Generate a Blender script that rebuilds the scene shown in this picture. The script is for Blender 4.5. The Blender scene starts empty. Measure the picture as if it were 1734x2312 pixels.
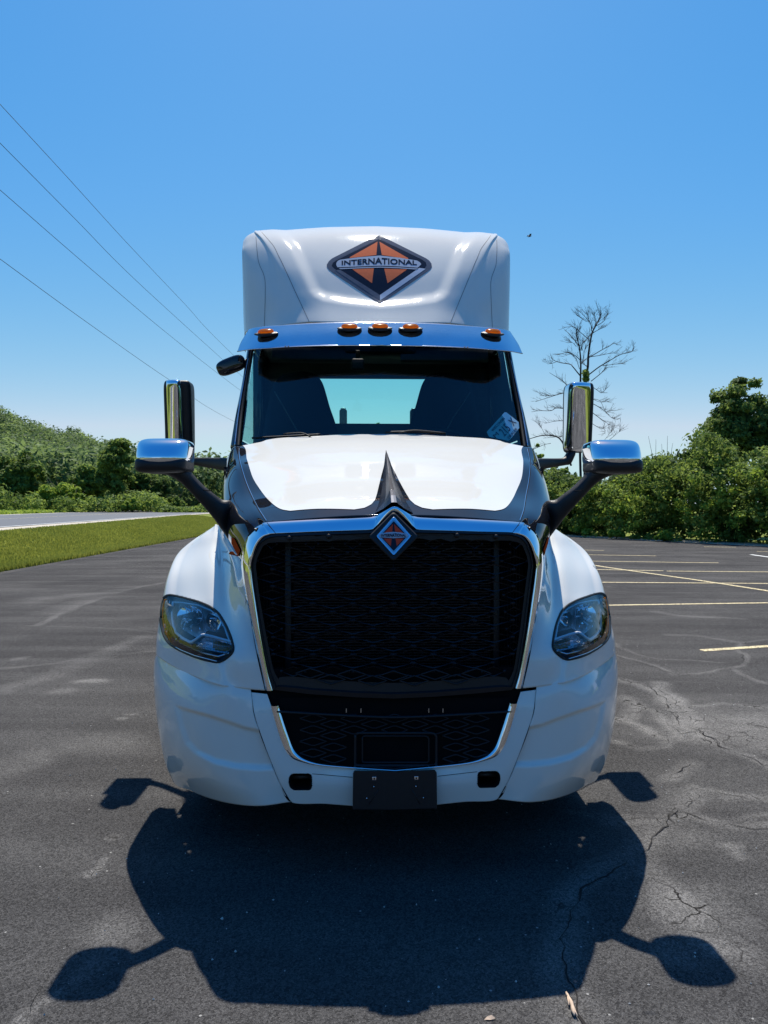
import bpy, bmesh, math, random
import numpy as np
from mathutils import Vector, Matrix
from mathutils.bvhtree import BVHTree
random.seed(7); rng = np.random.default_rng(7)
S = bpy.context.scene; COL = S.collection
R = math.radians
# ------------------------------------------------------------------ camera
H = 1.68; F = 1736.0; CX, CY = 867.0, 1156.0; HOR = 1137.0
PITCH = math.atan((CY-HOR)/F)
cam = bpy.data.objects.new('camera', bpy.data.cameras.new('camera')); COL.objects.link(cam)
cam.location = (0, 0, H); cam.rotation_euler = (math.pi/2-PITCH, 0, 0)
cam.data.sensor_fit = 'HORIZONTAL'; cam.data.sensor_width = 36; cam.data.lens = 36*F/1734
cam.data.clip_start = 0.05; cam.data.clip_end = 6000
S.camera = cam
# ------------------------------------------------------------------ light
SUN_EL = R(62.3); SUN_AZ = -0.010      # azimuth measured from +Y towards +X
w = bpy.data.worlds.new('World'); S.world = w; w.use_nodes = True
nt = w.node_tree; nt.nodes.clear()
sky = nt.nodes.new('ShaderNodeTexSky'); sky.sky_type = 'NISHITA'; sky.sun_disc = False
sky.sun_elevation = SUN_EL; sky.sun_rotation = SUN_AZ; sky.altitude = 300
sky.air_density = 1.0; sky.dust_density = 0.6; sky.ozone_density = 2.2
# even colour grade of the whole sky (per-channel power) towards the camera's rendering of blue
sep = nt.nodes.new('ShaderNodeSeparateColor'); hs = nt.nodes.new('ShaderNodeCombineColor')
for i, (k_, g_) in enumerate(((.225, 2.0), (1.28, .90), (4.1, .4))):
    pw = nt.nodes.new('ShaderNodeMath'); pw.operation = 'POWER'; pw.inputs[1].default_value = g_
    ml = nt.nodes.new('ShaderNodeMath'); ml.operation = 'MULTIPLY'; ml.inputs[1].default_value = k_
    mn = nt.nodes.new('ShaderNodeMath'); mn.operation = 'MINIMUM'; mn.inputs[1].default_value = (5.7, 7.9, 8.5)[i]
    nt.links.new(sep.outputs[i], pw.inputs[0]); nt.links.new(pw.outputs[0], ml.inputs[0]); nt.links.new(ml.outputs[0], mn.inputs[0]); nt.links.new(mn.outputs[0], hs.inputs[i])
bg = nt.nodes.new('ShaderNodeBackground'); bg.inputs['Strength'].default_value = 0.070
wo = nt.nodes.new('ShaderNodeOutputWorld')
nt.links.new(sky.outputs[0], sep.inputs[0]); nt.links.new(hs.outputs[0], bg.inputs[0]); nt.links.new(bg.outputs[0], wo.inputs[0])
sun = bpy.data.objects.new('sun', bpy.data.lights.new('sun', 'SUN')); COL.objects.link(sun)
sun.data.energy = 5.0; sun.data.angle = R(0.53); sun.data.color = (1.0, 0.945, 0.845)
sd = Vector((math.sin(SUN_AZ)*math.cos(SUN_EL), math.cos(SUN_AZ)*math.cos(SUN_EL), math.sin(SUN_EL)))
sun.rotation_euler = sd.to_track_quat('Z', 'Y').to_euler()
S.view_settings.view_transform = 'Standard'; S.view_settings.look = 'None'
S.view_settings.exposure = 0.51; S.view_settings.gamma = 1; S.view_settings.use_curve_mapping = False
S.render.engine = 'CYCLES'; S.cycles.caustics_reflective = False; S.cycles.caustics_refractive = False
# ------------------------------------------------------------------ geometry of the view (only to measure real positions)
cp, sp_ = math.cos(PITCH), math.sin(PITCH)
def ray(px, py):
    u = (px-CX)/F; v = (CY-py)/F
    return Vector((u, cp+v*sp_, -sp_+v*cp))
def G(px, py, z=0.0):
    d = ray(px, py); t = (z-H)/d.z
    return Vector((d.x*t, d.y*t, z))
def W(px, py, Y):
    d = ray(px, py); t = Y/d.y
    return Vector((d.x*t, Y, H+d.z*t))
TA = 0.036; TO = Vector((0.043, 3.5, 0))
TM = Matrix.Translation(TO) @ Matrix.Rotation(TA, 4, 'Z'); TMI = TM.inverted()
CAML = TMI @ Vector((0, 0, H))
def rl(px, py): return (TMI.to_3x3() @ ray(px, py)).normalized()
RM = ((-.3, -.10, 0, .1, .2, .3, .5, .75, 9), (-.42, -.23, -.15, -.12, -.10, .08, .42, .75, 9))   # measured depth correction of the nose
def L(px, py, y): return L0(px, py, float(np.interp(y, *RM)))
def L0(px, py, y):
    d = rl(px, py); t = (y-CAML.y)/d.y
    return CAML+d*t
def proj(v):
    p = TM @ Vector(v); x, y, z = p.x, p.y, p.z-H
    f = y*cp - z*sp_; up = y*sp_+z*cp
    return CX+F*x/f, CY-F*up/f
# ------------------------------------------------------------------ materials
def mat(name, col, rough=0.5, metal=0.0, coat=0.0, spec=0.5, nscale=0, namt=0.0, bump=0.0, bscale=60, trans=0.0):
    m = bpy.data.materials.new(name); m.use_nodes = True
    n = m.node_tree; b = n.nodes['Principled BSDF']
    b.inputs['Base Color'].default_value = (*col, 1); b.inputs['Roughness'].default_value = rough
    b.inputs['Metallic'].default_value = metal; b.inputs['Coat Weight'].default_value = coat
    b.inputs['Coat Roughness'].default_value = 0.03; b.inputs['Specular IOR Level'].default_value = spec
    tc = n.nodes.new('ShaderNodeTexCoord')
    if namt:
        no = n.nodes.new('ShaderNodeTexNoise'); no.inputs['Scale'].default_value = nscale; no.inputs['Detail'].default_value = 5
        n.links.new(tc.outputs['Object'], no.inputs['Vector'])
        mx = n.nodes.new('ShaderNodeMix'); mx.data_type = 'RGBA'
        mx.inputs['A'].default_value = (*[c*(1-namt) for c in col], 1); mx.inputs['B'].default_value = (*[min(1, c*(1+namt)) for c in col], 1)
        n.links.new(no.outputs['Fac'], mx.inputs['Factor']); n.links.new(mx.outputs['Result'], b.inputs['Base Color'])
    if bump:
        no2 = n.nodes.new('ShaderNodeTexNoise'); no2.inputs['Scale'].default_value = bscale; no2.inputs['Detail'].default_value = 4
        n.links.new(tc.outputs['Object'], no2.inputs['Vector'])
        bp = n.nodes.new('ShaderNodeBump'); bp.inputs['Strength'].default_value = bump; bp.inputs['Distance'].default_value = 0.002
        n.links.new(no2.outputs['Fac'], bp.inputs['Height']); n.links.new(bp.outputs[0], b.inputs['Normal'])
    return m
M = {}
M['white'] = mat('white_paint', (0.68, 0.665, 0.61), 0.6, coat=1.0, spec=0, nscale=3, namt=0.015)
M['fairing'] = mat('fairing_paint', (0.66, 0.645, 0.595), 0.6, coat=0.55, spec=0, nscale=4, namt=0.03)
def scratch(m, sc=(3, 26, 26), st=.25):
    n = m.node_tree; b = n.nodes['Principled BSDF']; tc = n.nodes.new('ShaderNodeTexCoord'); mp = n.nodes.new('ShaderNodeMapping'); mp.inputs['Scale'].default_value = sc
    no = n.nodes.new('ShaderNodeTexNoise'); no.inputs['Scale'].default_value = 2.2; no.inputs['Detail'].default_value = 8; no.inputs['Distortion'].default_value = 1.2
    n.links.new(tc.outputs['Object'], mp.inputs[0]); n.links.new(mp.outputs[0], no.inputs['Vector'])
    bp = n.nodes.new('ShaderNodeBump'); bp.inputs['Strength'].default_value = st; bp.inputs['Distance'].default_value = .0015
    n.links.new(no.outputs['Fac'], bp.inputs['Height'])
    n.links.new(bp.outputs[0], b.inputs['Coat Normal' if b.inputs['Coat Weight'].default_value > 0 else 'Normal'])
scratch(M['fairing'], (22, 5, 4), .3); scratch(M['white'], (1.1, 1.1, 1.3), .5); M['fairing'].node_tree.nodes['Principled BSDF'].inputs['Coat Roughness'].default_value = .07
M['black'] = mat('black_paint', (0.010, 0.011, 0.015), 0.6, coat=1.0, spec=0, nscale=30, namt=0.2)
M['chrome'] = mat('chrome', (0.80, 0.82, 0.85), 0.035, metal=1.0, nscale=8, namt=0.03)
M['satin'] = mat('satin_steel', (0.42, 0.44, 0.48), 0.25, metal=1.0, nscale=40, namt=0.1)
M['plastic'] = mat('black_plastic', (0.010, 0.010, 0.012), 0.45, spec=0.35, nscale=50, namt=0.2, bump=0.5, bscale=600)
M['mesh'] = mat('grille_plastic', (0.007, 0.008, 0.011), 0.45, spec=0.35, nscale=20, namt=0.25)
M['dark'] = mat('dark_void', (0.004, 0.004, 0.005), 0.9, spec=0.1, nscale=10, namt=0.3)
M['rubber'] = mat('rubber', (0.012, 0.012, 0.012), 0.6, spec=0.3, nscale=30, namt=0.3)
M['fin'] = mat('radiator_fins', (0.016, 0.017, 0.021), 0.5, metal=0.5, nscale=30, namt=0.3)
M['fabric'] = mat('seat_fabric', (0.020, 0.022, 0.027), 0.9, spec=0.1, nscale=90, namt=0.3)
M['trim'] = mat('cab_trim', (0.085, 0.085, 0.09), 0.7, spec=0.2, nscale=30, namt=0.2)
M['spine'] = mat('hood_spear', (0.16, 0.16, 0.18), 0.24, metal=1.0, nscale=20, namt=0.1)
M['orange'] = mat('orange_stripe', (0.50, 0.07, 0.015), 0.7, spec=0, nscale=20, namt=0.05)
M['copper'] = mat('emblem_orange', (0.55, 0.14, 0.055), 0.6, coat=0.35, spec=0, nscale=60, namt=0.1)
M['navy'] = mat('emblem_dark', (0.012, 0.014, 0.025), 0.6, coat=0.35, spec=0, nscale=60, namt=0.2)
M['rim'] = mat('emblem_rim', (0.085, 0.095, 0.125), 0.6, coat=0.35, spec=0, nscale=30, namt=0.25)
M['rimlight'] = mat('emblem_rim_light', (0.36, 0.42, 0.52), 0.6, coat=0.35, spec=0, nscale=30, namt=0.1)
M['band'] = mat('emblem_band', (0.30, 0.35, 0.44), 0.6, coat=0.35, spec=0, nscale=30, namt=0.08)
M['red'] = mat('emblem_red', (0.60, 0.055, 0.02), 0.6, coat=0.3, spec=0, nscale=40, namt=0.1)
M['lamptrim'] = mat('lamp_trim', (0.80, 0.82, 0.84), 0.4, nscale=30, namt=0.05)
M['lampchrome'] = mat('lamp_chrome', (0.85, 0.87, 0.92), 0.32, metal=1.0, nscale=30, namt=0.05)
M['silver'] = mat('silver', (0.62, 0.66, 0.74), 0.18, metal=1.0, nscale=30, namt=0.05)
M['wood'] = mat('pole_wood', (0.12, 0.085, 0.06), 0.85, nscale=12, namt=0.4)
M['wire'] = mat('wire', (0.06, 0.07, 0.08), 0.5, nscale=9, namt=0.2)
M['bark'] = mat('bark', (0.055, 0.045, 0.04), 0.9, nscale=6, namt=0.4)
M['deadbark'] = mat('dead_bark', (0.028, 0.024, 0.024), 0.85, nscale=3, namt=0.4)
M['bird'] = mat('bird_feathers', (0.02, 0.02, 0.025), 0.8, nscale=20, namt=0.3)
M['twig'] = mat('dry_twig', (0.48, 0.36, 0.26), 0.8, nscale=40, namt=0.45)
M['stone'] = mat('pale_chips', (0.42, 0.41, 0.38), 0.7, nscale=60, namt=0.4)
M['plate'] = mat('plate_face', (0.42, 0.62, 0.68), 0.4, nscale=40, namt=0.05)
M['platetext'] = mat('plate_print', (0.012, 0.02, 0.07), 0.4, nscale=40, namt=0.2)
M['brake'] = mat('painted_frame', (0.02, 0.02, 0.02), 0.5, nscale=20, namt=0.3)

def glass(name, tint, refl=1.0, ior=1.5, rough=0.0):
    m = bpy.data.materials.new(name); m.use_nodes = True; n = m.node_tree; n.nodes.clear()
    o = n.nodes.new('ShaderNodeOutputMaterial'); t = n.nodes.new('ShaderNodeBsdfTransparent'); g = n.nodes.new('ShaderNodeBsdfGlossy')
    t.inputs[0].default_value = (*tint, 1); g.inputs['Roughness'].default_value = rough
    g.inputs['Color'].default_value = (refl, refl, refl, 1)
    fr = n.nodes.new('ShaderNodeFresnel'); fr.inputs[0].default_value = ior
    ns = n.nodes.new('ShaderNodeTexNoise'); ns.inputs['Scale'].default_value = 3
    mu = n.nodes.new('ShaderNodeMath'); mu.operation = 'MULTIPLY_ADD'; mu.inputs[1].default_value = 0.02; mu.inputs[2].default_value = 0.0
    n.links.new(ns.outputs['Fac'], mu.inputs[0]); n.links.new(mu.outputs[0], g.inputs['Roughness'])
    mx = n.nodes.new('ShaderNodeMixShader'); n.links.new(fr.outputs[0], mx.inputs[0])
    n.links.new(t.outputs[0], mx.inputs[1]); n.links.new(g.outputs[0], mx.inputs[2]); n.links.new(mx.outputs[0], o.inputs[0])
    return m
M['windshield'] = glass('windshield_glass', (0.66, 0.95, 0.90))
M['rearglass'] = glass('rear_glass', (0.70, 0.99, 0.93))
M['lens'] = glass('lens_glass', (0.95, 0.96, 0.97), ior=1.28)

def translucent(name, col, f=0.5, rough=0.25):
    m = mat(name, col, rough, coat=0.6, nscale=30, namt=0.1); n = m.node_tree
    b = n.nodes['Principled BSDF']; o = n.nodes['Material Output']
    t = n.nodes.new('ShaderNodeBsdfTranslucent'); t.inputs[0].default_value = (*col, 1)
    mx = n.nodes.new('ShaderNodeMixShader'); mx.inputs[0].default_value = f
    n.links.new(b.outputs[0], mx.inputs[1]); n.links.new(t.outputs[0], mx.inputs[2]); n.links.new(mx.outputs[0], o.inputs[0])
    return m
M['amber'] = translucent('amber_lens', (1.0, 0.36, 0.015), 0.75)

def leafmat(name, a, b, trans=0.45):
    """foliage: per-leaf tint mixes two greens, thin leaves let light through"""
    m = bpy.data.materials.new(name); m.use_nodes = True; n = m.node_tree; n.nodes.clear()
    o = n.nodes.new('ShaderNodeOutputMaterial'); at = n.nodes.new('ShaderNodeAttribute'); at.attribute_name = 'tint'
    mx = n.nodes.new('ShaderNodeMix'); mx.data_type = 'RGBA'; mx.inputs['A'].default_value = (*a, 1); mx.inputs['B'].default_value = (*b, 1)
    n.links.new(at.outputs['Fac'], mx.inputs['Factor'])
    p = n.nodes.new('ShaderNodeBsdfPrincipled'); p.inputs['Roughness'].default_value = 0.6; p.inputs['Specular IOR Level'].default_value = 0.12
    t = n.nodes.new('ShaderNodeBsdfTranslucent'); ms = n.nodes.new('ShaderNodeMixShader'); ms.inputs[0].default_value = trans
    gm = n.nodes.new('ShaderNodeGamma'); gm.inputs[1].default_value = 0.85
    hs = n.nodes.new('ShaderNodeHueSaturation'); hs.inputs['Hue'].default_value = 0.48; hs.inputs['Value'].default_value = 1.3
    n.links.new(mx.outputs['Result'], p.inputs['Base Color']); n.links.new(mx.outputs['Result'], hs.inputs['Color']); n.links.new(hs.outputs[0], t.inputs[0])
    n.links.new(p.outputs[0], ms.inputs[1]); n.links.new(t.outputs[0], ms.inputs[2]); n.links.new(ms.outputs[0], o.inputs[0])
    return m
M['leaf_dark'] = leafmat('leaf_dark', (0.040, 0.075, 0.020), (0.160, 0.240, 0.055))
M['leaf_mid'] = leafmat('leaf_mid', (0.060, 0.110, 0.024), (0.240, 0.340, 0.070))
M['leaf_light'] = leafmat('leaf_light', (0.120, 0.210, 0.026), (0.310, 0.420, 0.065), 0.42)
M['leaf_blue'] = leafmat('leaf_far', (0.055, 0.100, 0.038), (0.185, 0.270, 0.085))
M['blade'] = leafmat('grass_blade', (0.15, 0.19, 0.030), (0.31, 0.34, 0.065), 0.4)

# ------------------------------------------------------------------ mesh helpers
def tag(o, label=None, cat=None, group=None, kind=None):
    if label: o['label'] = label
    if cat: o['category'] = cat
    if group: o['group'] = group
    if kind: o['kind'] = kind
    return o
def mesh_obj(name, V, Fc, m, parent=None, smooth=True, attr=None):
    me = bpy.data.meshes.new(name)
    V = np.asarray(V, dtype=np.float32).reshape(-1, 3)
    if isinstance(Fc, np.ndarray):
        k = Fc.shape[1]; nF = len(Fc)
        me.vertices.add(len(V)); me.vertices.foreach_set('co', V.ravel())
        me.loops.add(nF*k); me.loops.foreach_set('vertex_index', Fc.astype(np.int32).ravel())
        me.polygons.add(nF); me.polygons.foreach_set('loop_start', np.arange(nF, dtype=np.int32)*k)
        try: me.polygons.foreach_set('loop_total', np.full(nF, k, dtype=np.int32))
        except Exception: pass
        me.update(calc_edges=True)
    else:
        me.from_pydata([tuple(map(float, v)) for v in V], [], [tuple(int(i) for i in f) for f in Fc]); me.update()
    me.polygons.foreach_set('use_smooth', [smooth]*len(me.polygons))
    if attr is not None:
        a = me.attributes.new('tint', 'FLOAT', 'POINT'); a.data.foreach_set('value', np.asarray(attr, dtype=np.float32))
    me.materials.append(M[m] if isinstance(m, str) else m)
    o = bpy.data.objects.new(name, me); COL.objects.link(o)
    if parent: o.parent = parent
    return o
def empty(name, loc, rz=0):
    o = bpy.data.objects.new(name, None); COL.objects.link(o); o.location = loc; o.rotation_euler = (0, 0, rz); return o
def crom(P, n):
    """Catmull-Rom through the rows of P (K,...) -> (n,...)"""
    P = np.asarray(P, float); K = len(P)
    if K == 2:
        t = np.linspace(0, 1, n).reshape(-1, *([1]*(P.ndim-1))); return P[0]*(1-t)+P[1]*t
    E = np.concatenate([[2*P[0]-P[1]], P, [2*P[-1]-P[-2]]])
    out = []
    for s in np.linspace(0, K-1, n):
        i = min(int(s), K-2); t = s-i
        a, b, c, d = E[i], E[i+1], E[i+2], E[i+3]
        out.append(0.5*((2*b)+(-a+c)*t+(2*a-5*b+4*c-d)*t*t+(-a+3*b-3*c+d)*t**3))
    return np.array(out)
def lin(P, n):
    P = np.asarray(P, float); K = len(P); s = np.linspace(0, K-1, n); i = np.minimum(s.astype(int), K-2); t = (s-i).reshape(-1, *([1]*(P.ndim-1)))
    return P[i]*(1-t)+P[i+1]*t
def arc(P, n):
    """resample a 2D/3D polyline evenly"""
    P = np.asarray(P, float); d = np.r_[0, np.cumsum(np.linalg.norm(np.diff(P, axis=0), axis=1))]
    s = np.linspace(0, d[-1], n); return np.stack([np.interp(s, d, P[:, k]) for k in range(P.shape[1])], 1)
def CP(c):
    if c[0] == 'l': return np.array(c[1:], float)
    return np.array(L(*c))
def net(rows, n, m, fr=crom, fc=crom):
    A = np.array([[CP(c) for c in r] for r in rows])       # R,C,3
    A = fr(A, n); A = np.swapaxes(A, 0, 1); A = fc(A, m); return np.swapaxes(A, 0, 1)
def gridfaces(n, m):
    i = np.arange(n-1)[:, None]; j = np.arange(m-1)[None]; a = (i*m+j).ravel()
    return np.stack([a, a+1, a+m+1, a+m], 1)
def orient(V, Fc):
    a = V[Fc[:, 0]]; b = V[Fc[:, 1]]; d = V[Fc[:, 3 if Fc.shape[1] == 4 else 2]]
    nn = np.cross(b-a, d-a).sum(0); c = np.array(CAML)-V.mean(0)
    return Fc[:, ::-1] if nn@c < 0 else Fc
def inpoly(X, Y, P):
    P = np.asarray(P, float); ins = np.zeros(X.shape, bool); n = len(P)
    for i in range(n):
        x1, y1 = P[i]; x2, y2 = P[(i+1) % n]
        c = ((y1 > Y) != (y2 > Y)); xx = (x2-x1)*(Y-y1)/((y2-y1) if y2 != y1 else 1e-9)+x1
        ins ^= c & (X < xx)
    return ins
def dseg(X, Y, P, closed=True):
    P = np.asarray(P, float); D = np.full(X.shape, 1e9); n = len(P)
    for i in range(n if closed else n-1):
        a = P[i]; b = P[(i+1) % n]; ab = b-a; l2 = ab@ab+1e-12
        t = np.clip(((X-a[0])*ab[0]+(Y-a[1])*ab[1])/l2, 0, 1)
        D = np.minimum(D, np.hypot(X-a[0]-t*ab[0], Y-a[1]-t*ab[1]))
    return D
def projv(V):
    V = np.asarray(V); T = np.array(TM); p = V@T[:3, :3].T+T[:3, 3]
    x, y, z = p[:, 0], p[:, 1], p[:, 2]-H; f = y*cp-z*sp_; up = y*sp_+z*cp
    return CX+F*x/f, CY-F*up/f
def sstep(x): x = np.clip(x, 0, 1); return x*x*(3-2*x)
def press(V, poly, depth, soft):
    """push the panel in inside a traced outline (pressed feature line)"""
    x, y = projv(V); ins = inpoly(x, y, poly); d = dseg(x, y, poly); k = np.where(ins, sstep(d/soft), 0)
    V = V.copy(); V[:, 1] += depth*k; return V
def panel(name, V, Fc, m, parent, both=True, join=False, thick=0.004, label=None, smooth=True):
    Fc = orient(V, Fc)
    out = []
    if join:
        V2 = V*np.array([-1, 1, 1]); F2 = Fc[:, ::-1]+len(V)
        VV = np.concatenate([V, V2]); FF = np.concatenate([Fc, F2]); sets = [(VV, FF)]
    else:
        sets = [(V, Fc)]
        if both: sets.append((V*np.array([-1, 1, 1]), Fc[:, ::-1]))
    for (a, b) in sets:
        o = mesh_obj(name, a, b, m, parent, smooth)
        if join:
            bm = bmesh.new(); bm.from_mesh(o.data); bmesh.ops.remove_doubles(bm, verts=bm.verts, dist=0.0006); bm.to_mesh(o.data); bm.free()
        if thick:
            s = o.modifiers.new('thick', 'SOLIDIFY'); s.thickness = thick; s.offset = -1
        out.append(o)
    return out
def bvh(V, Fc): return BVHTree.FromPolygons([Vector(v) for v in V], [tuple(int(i) for i in f) for f in Fc])
def hit(px, py, T, off=0.0, fallback=None):
    d = rl(px, py); p, n, i, t = T.ray_cast(CAML, d)
    if p is None:
        p, n, i, t = T.find_nearest(CAML+d*(fallback or 4.2))
    if n.dot(d) > 0: n = -n
    return p+n*off
def box(name, c, s, m, parent=None, bev=0.0, seg=2, rot=None, smooth=True):
    bm = bmesh.new(); bmesh.ops.create_cube(bm, size=1)
    bmesh.ops.scale(bm, vec=s, verts=bm.verts)
    if bev: bmesh.ops.bevel(bm, geom=list(bm.edges), offset=bev, segments=seg, affect='EDGES', profile=0.5)
    if rot: bmesh.ops.rotate(bm, cent=(0, 0, 0), matrix=rot, verts=bm.verts)
    bmesh.ops.translate(bm, vec=c, verts=bm.verts)
    me = bpy.data.meshes.new(name); bm.to_mesh(me); bm.free(); me.materials.append(M[m])
    me.polygons.foreach_set('use_smooth', [bool(bev) and smooth]*len(me.polygons))
    o = bpy.data.objects.new(name, me); COL.objects.link(o)
    if parent: o.parent = parent
    return o
def tube_geo(P, rad, sides=10, ell=1.0, caps=True):
    P = np.asarray(P, float); n = len(P); rad = np.broadcast_to(np.asarray(rad, float), (n,))
    T = np.gradient(P, axis=0); T /= np.linalg.norm(T, axis=1)[:, None]+1e-12
    up = np.array([0, 0, 1.]) if abs(T[0][2]) < .9 else np.array([1., 0, 0])
    V = []; a = np.cross(T[0], up); a /= np.linalg.norm(a)
    th = np.linspace(0, 2*math.pi, sides, endpoint=False)
    for i in range(n):
        a = a-T[i]*(a@T[i]); a /= np.linalg.norm(a)+1e-12; b = np.cross(T[i], a)
        V.append(P[i]+rad[i]*(np.cos(th)[:, None]*a+np.sin(th)[:, None]*b*ell))
    V = np.concatenate(V); Fc = []
    for i in range(n-1):
        for j in range(sides):
            k = (j+1) % sides; Fc.append((i*sides+j, i*sides+k, (i+1)*sides+k, (i+1)*sides+j))
    if caps: Fc += [tuple(range(sides))[::-1], tuple((n-1)*sides+j for j in range(sides))]
    return V, Fc
def tube(name, P, rad, m, parent=None, sides=10, ell=1.0, smooth=True):
    V, Fc = tube_geo(P, rad, sides, ell); return mesh_obj(name, V, Fc, m, parent, smooth)
def join_geo(parts):
    V = []; Fc = []; o = 0
    for v, f in parts:
        V.append(np.asarray(v, float)); Fc += [tuple(i+o for i in ff) for ff in f]; o += len(v)
    return np.concatenate(V), Fc
def poly_mesh(P2, maxe=14):
    """triangulated, evenly subdivided polygon in 2D"""
    bm = bmesh.new(); vs = [bm.verts.new((x, y, 0)) for x, y in P2]; bm.faces.new(vs)
    bmesh.ops.triangulate(bm, faces=bm.faces[:])
    for _ in range(5):
        es = [e for e in bm.edges if e.calc_length() > maxe]
        if not es: break
        bmesh.ops.subdivide_edges(bm, edges=es, cuts=1); bmesh.ops.triangulate(bm, faces=bm.faces[:])
    bm.verts.index_update()
    V = np.array([v.co[:2] for v in bm.verts]); Fc = [tuple(v.index for v in f.verts) for f in bm.faces]; bm.free()
    return V, Fc
def decal(name, P2, fn, m, parent, mirror=False, maxe=14, th=0.0015, label=None):
    V2, Fc = poly_mesh(P2, maxe); V = np.array([fn(x, y) for x, y in V2])
    out = []
    for s in ((1, -1) if mirror else (1,)):
        A = V*np.array([s, 1, 1])
        a, b, c = A[Fc[0][0]], A[Fc[0][1]], A[Fc[0][2]]
        cc = np.array([-CAML.x if s < 0 else CAML.x, CAML.y, CAML.z])
        FF = [f[::-1] for f in Fc] if np.cross(b-a, c-a)@(cc-a) < 0 else Fc
        o = mesh_obj(name, A, FF, m, parent, False)
        if th: md = o.modifiers.new('t', 'SOLIDIFY'); md.thickness = th; md.offset = -1
        out.append(o)
    return out
def strip(name, A, B, m, parent, smooth=True, thick=0.0, n=60, fr=arc):
    """ruled band between polylines given as 3D points (several polylines = several rows)"""
def text_geo(txt, bold=0.0):
    c = bpy.data.curves.new('t', 'FONT'); c.body = txt; c.size = 1; c.offset = bold; c.resolution_u = 3; c.align_x = 'CENTER'
    o = bpy.data.objects.new('t', c); COL.objects.link(o)
    me = bpy.data.meshes.new_from_object(o); V = np.array([v.co[:2] for v in me.vertices]); Fc = [tuple(p.vertices) for p in me.polygons]
    bpy.data.objects.remove(o); bpy.data.meshes.remove(me)
    return V, Fc
def lettering(name, txt, fn, m, parent, bold=0.02, th=0.0012):
    """fn maps text coordinates (x in -1..1, y in 0..1) to a point"""
    V, Fc = text_geo(txt, bold)
    x0, x1 = V[:, 0].min(), V[:, 0].max(); y0, y1 = V[:, 1].min(), V[:, 1].max()
    Q = np.array([fn((x-x0)/(x1-x0)*2-1, (y-y0)/(y1-y0)) for x, y in V])
    Fc = list(Fc)
    a, b, c = Q[Fc[0][0]], Q[Fc[0][1]], Q[Fc[0][2]]
    if np.cross(b-a, c-a)@(np.array(CAML)-a) < 0: Fc = [f[::-1] for f in Fc]
    o = mesh_obj(name, Q, Fc, m, parent, False)
    md = o.modifiers.new('t', 'SOLIDIFY'); md.thickness = th; md.offset = 1
    return o
# ================================================================== SETTING
def xr(Y):      # right / far edge of the paved lot
    return np.where(Y < 30, 15+(30-Y)*0.6, 15-(Y-30)*(5.4/8.9))
def Xn(Y): return -15.2-0.056*(Y-30.5)
def Xg(Y): return Xn(Y)+np.clip(1.9-0.02*(Y-26), 0.5, 2.6)
HE = [(-900, .13), (-300, .14), (-120, .128), (0, .108), (57, .100), (118, .089), (145, .084), (169, .088), (233, .079), (300, .062), (370, .045), (470, .028), (700, .015), (900, .004), (1100, 0)]
def hill_e(u): return np.interp(CX+u*F, [a for a, b in HE], [b for a, b in HE])
def terrain(X, Y):
    z = np.zeros_like(X)
    g = Xg(Y); k = sstep((-9.75-X)/np.maximum(-9.75-g, .5)); z = np.where(X < -9.75, 0.72*k, 0)-0.06*(X > -9.75)
    z = np.where(X < Xn(Y)-15, 0.72, z)
    far = np.clip((X*0+Y-80)/60, 0, 1)
    r = np.hypot(X, Y); front = Y > 60
    u = X/np.maximum(Y, 1)
    e = np.where(front, hill_e(u), 0); pr = sstep((r-115)/190)
    z = np.where(front & (r > 115), np.maximum(z, z*(1-pr)+(e*np.minimum(r, 300)-7)*pr), z)
    return z
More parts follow.
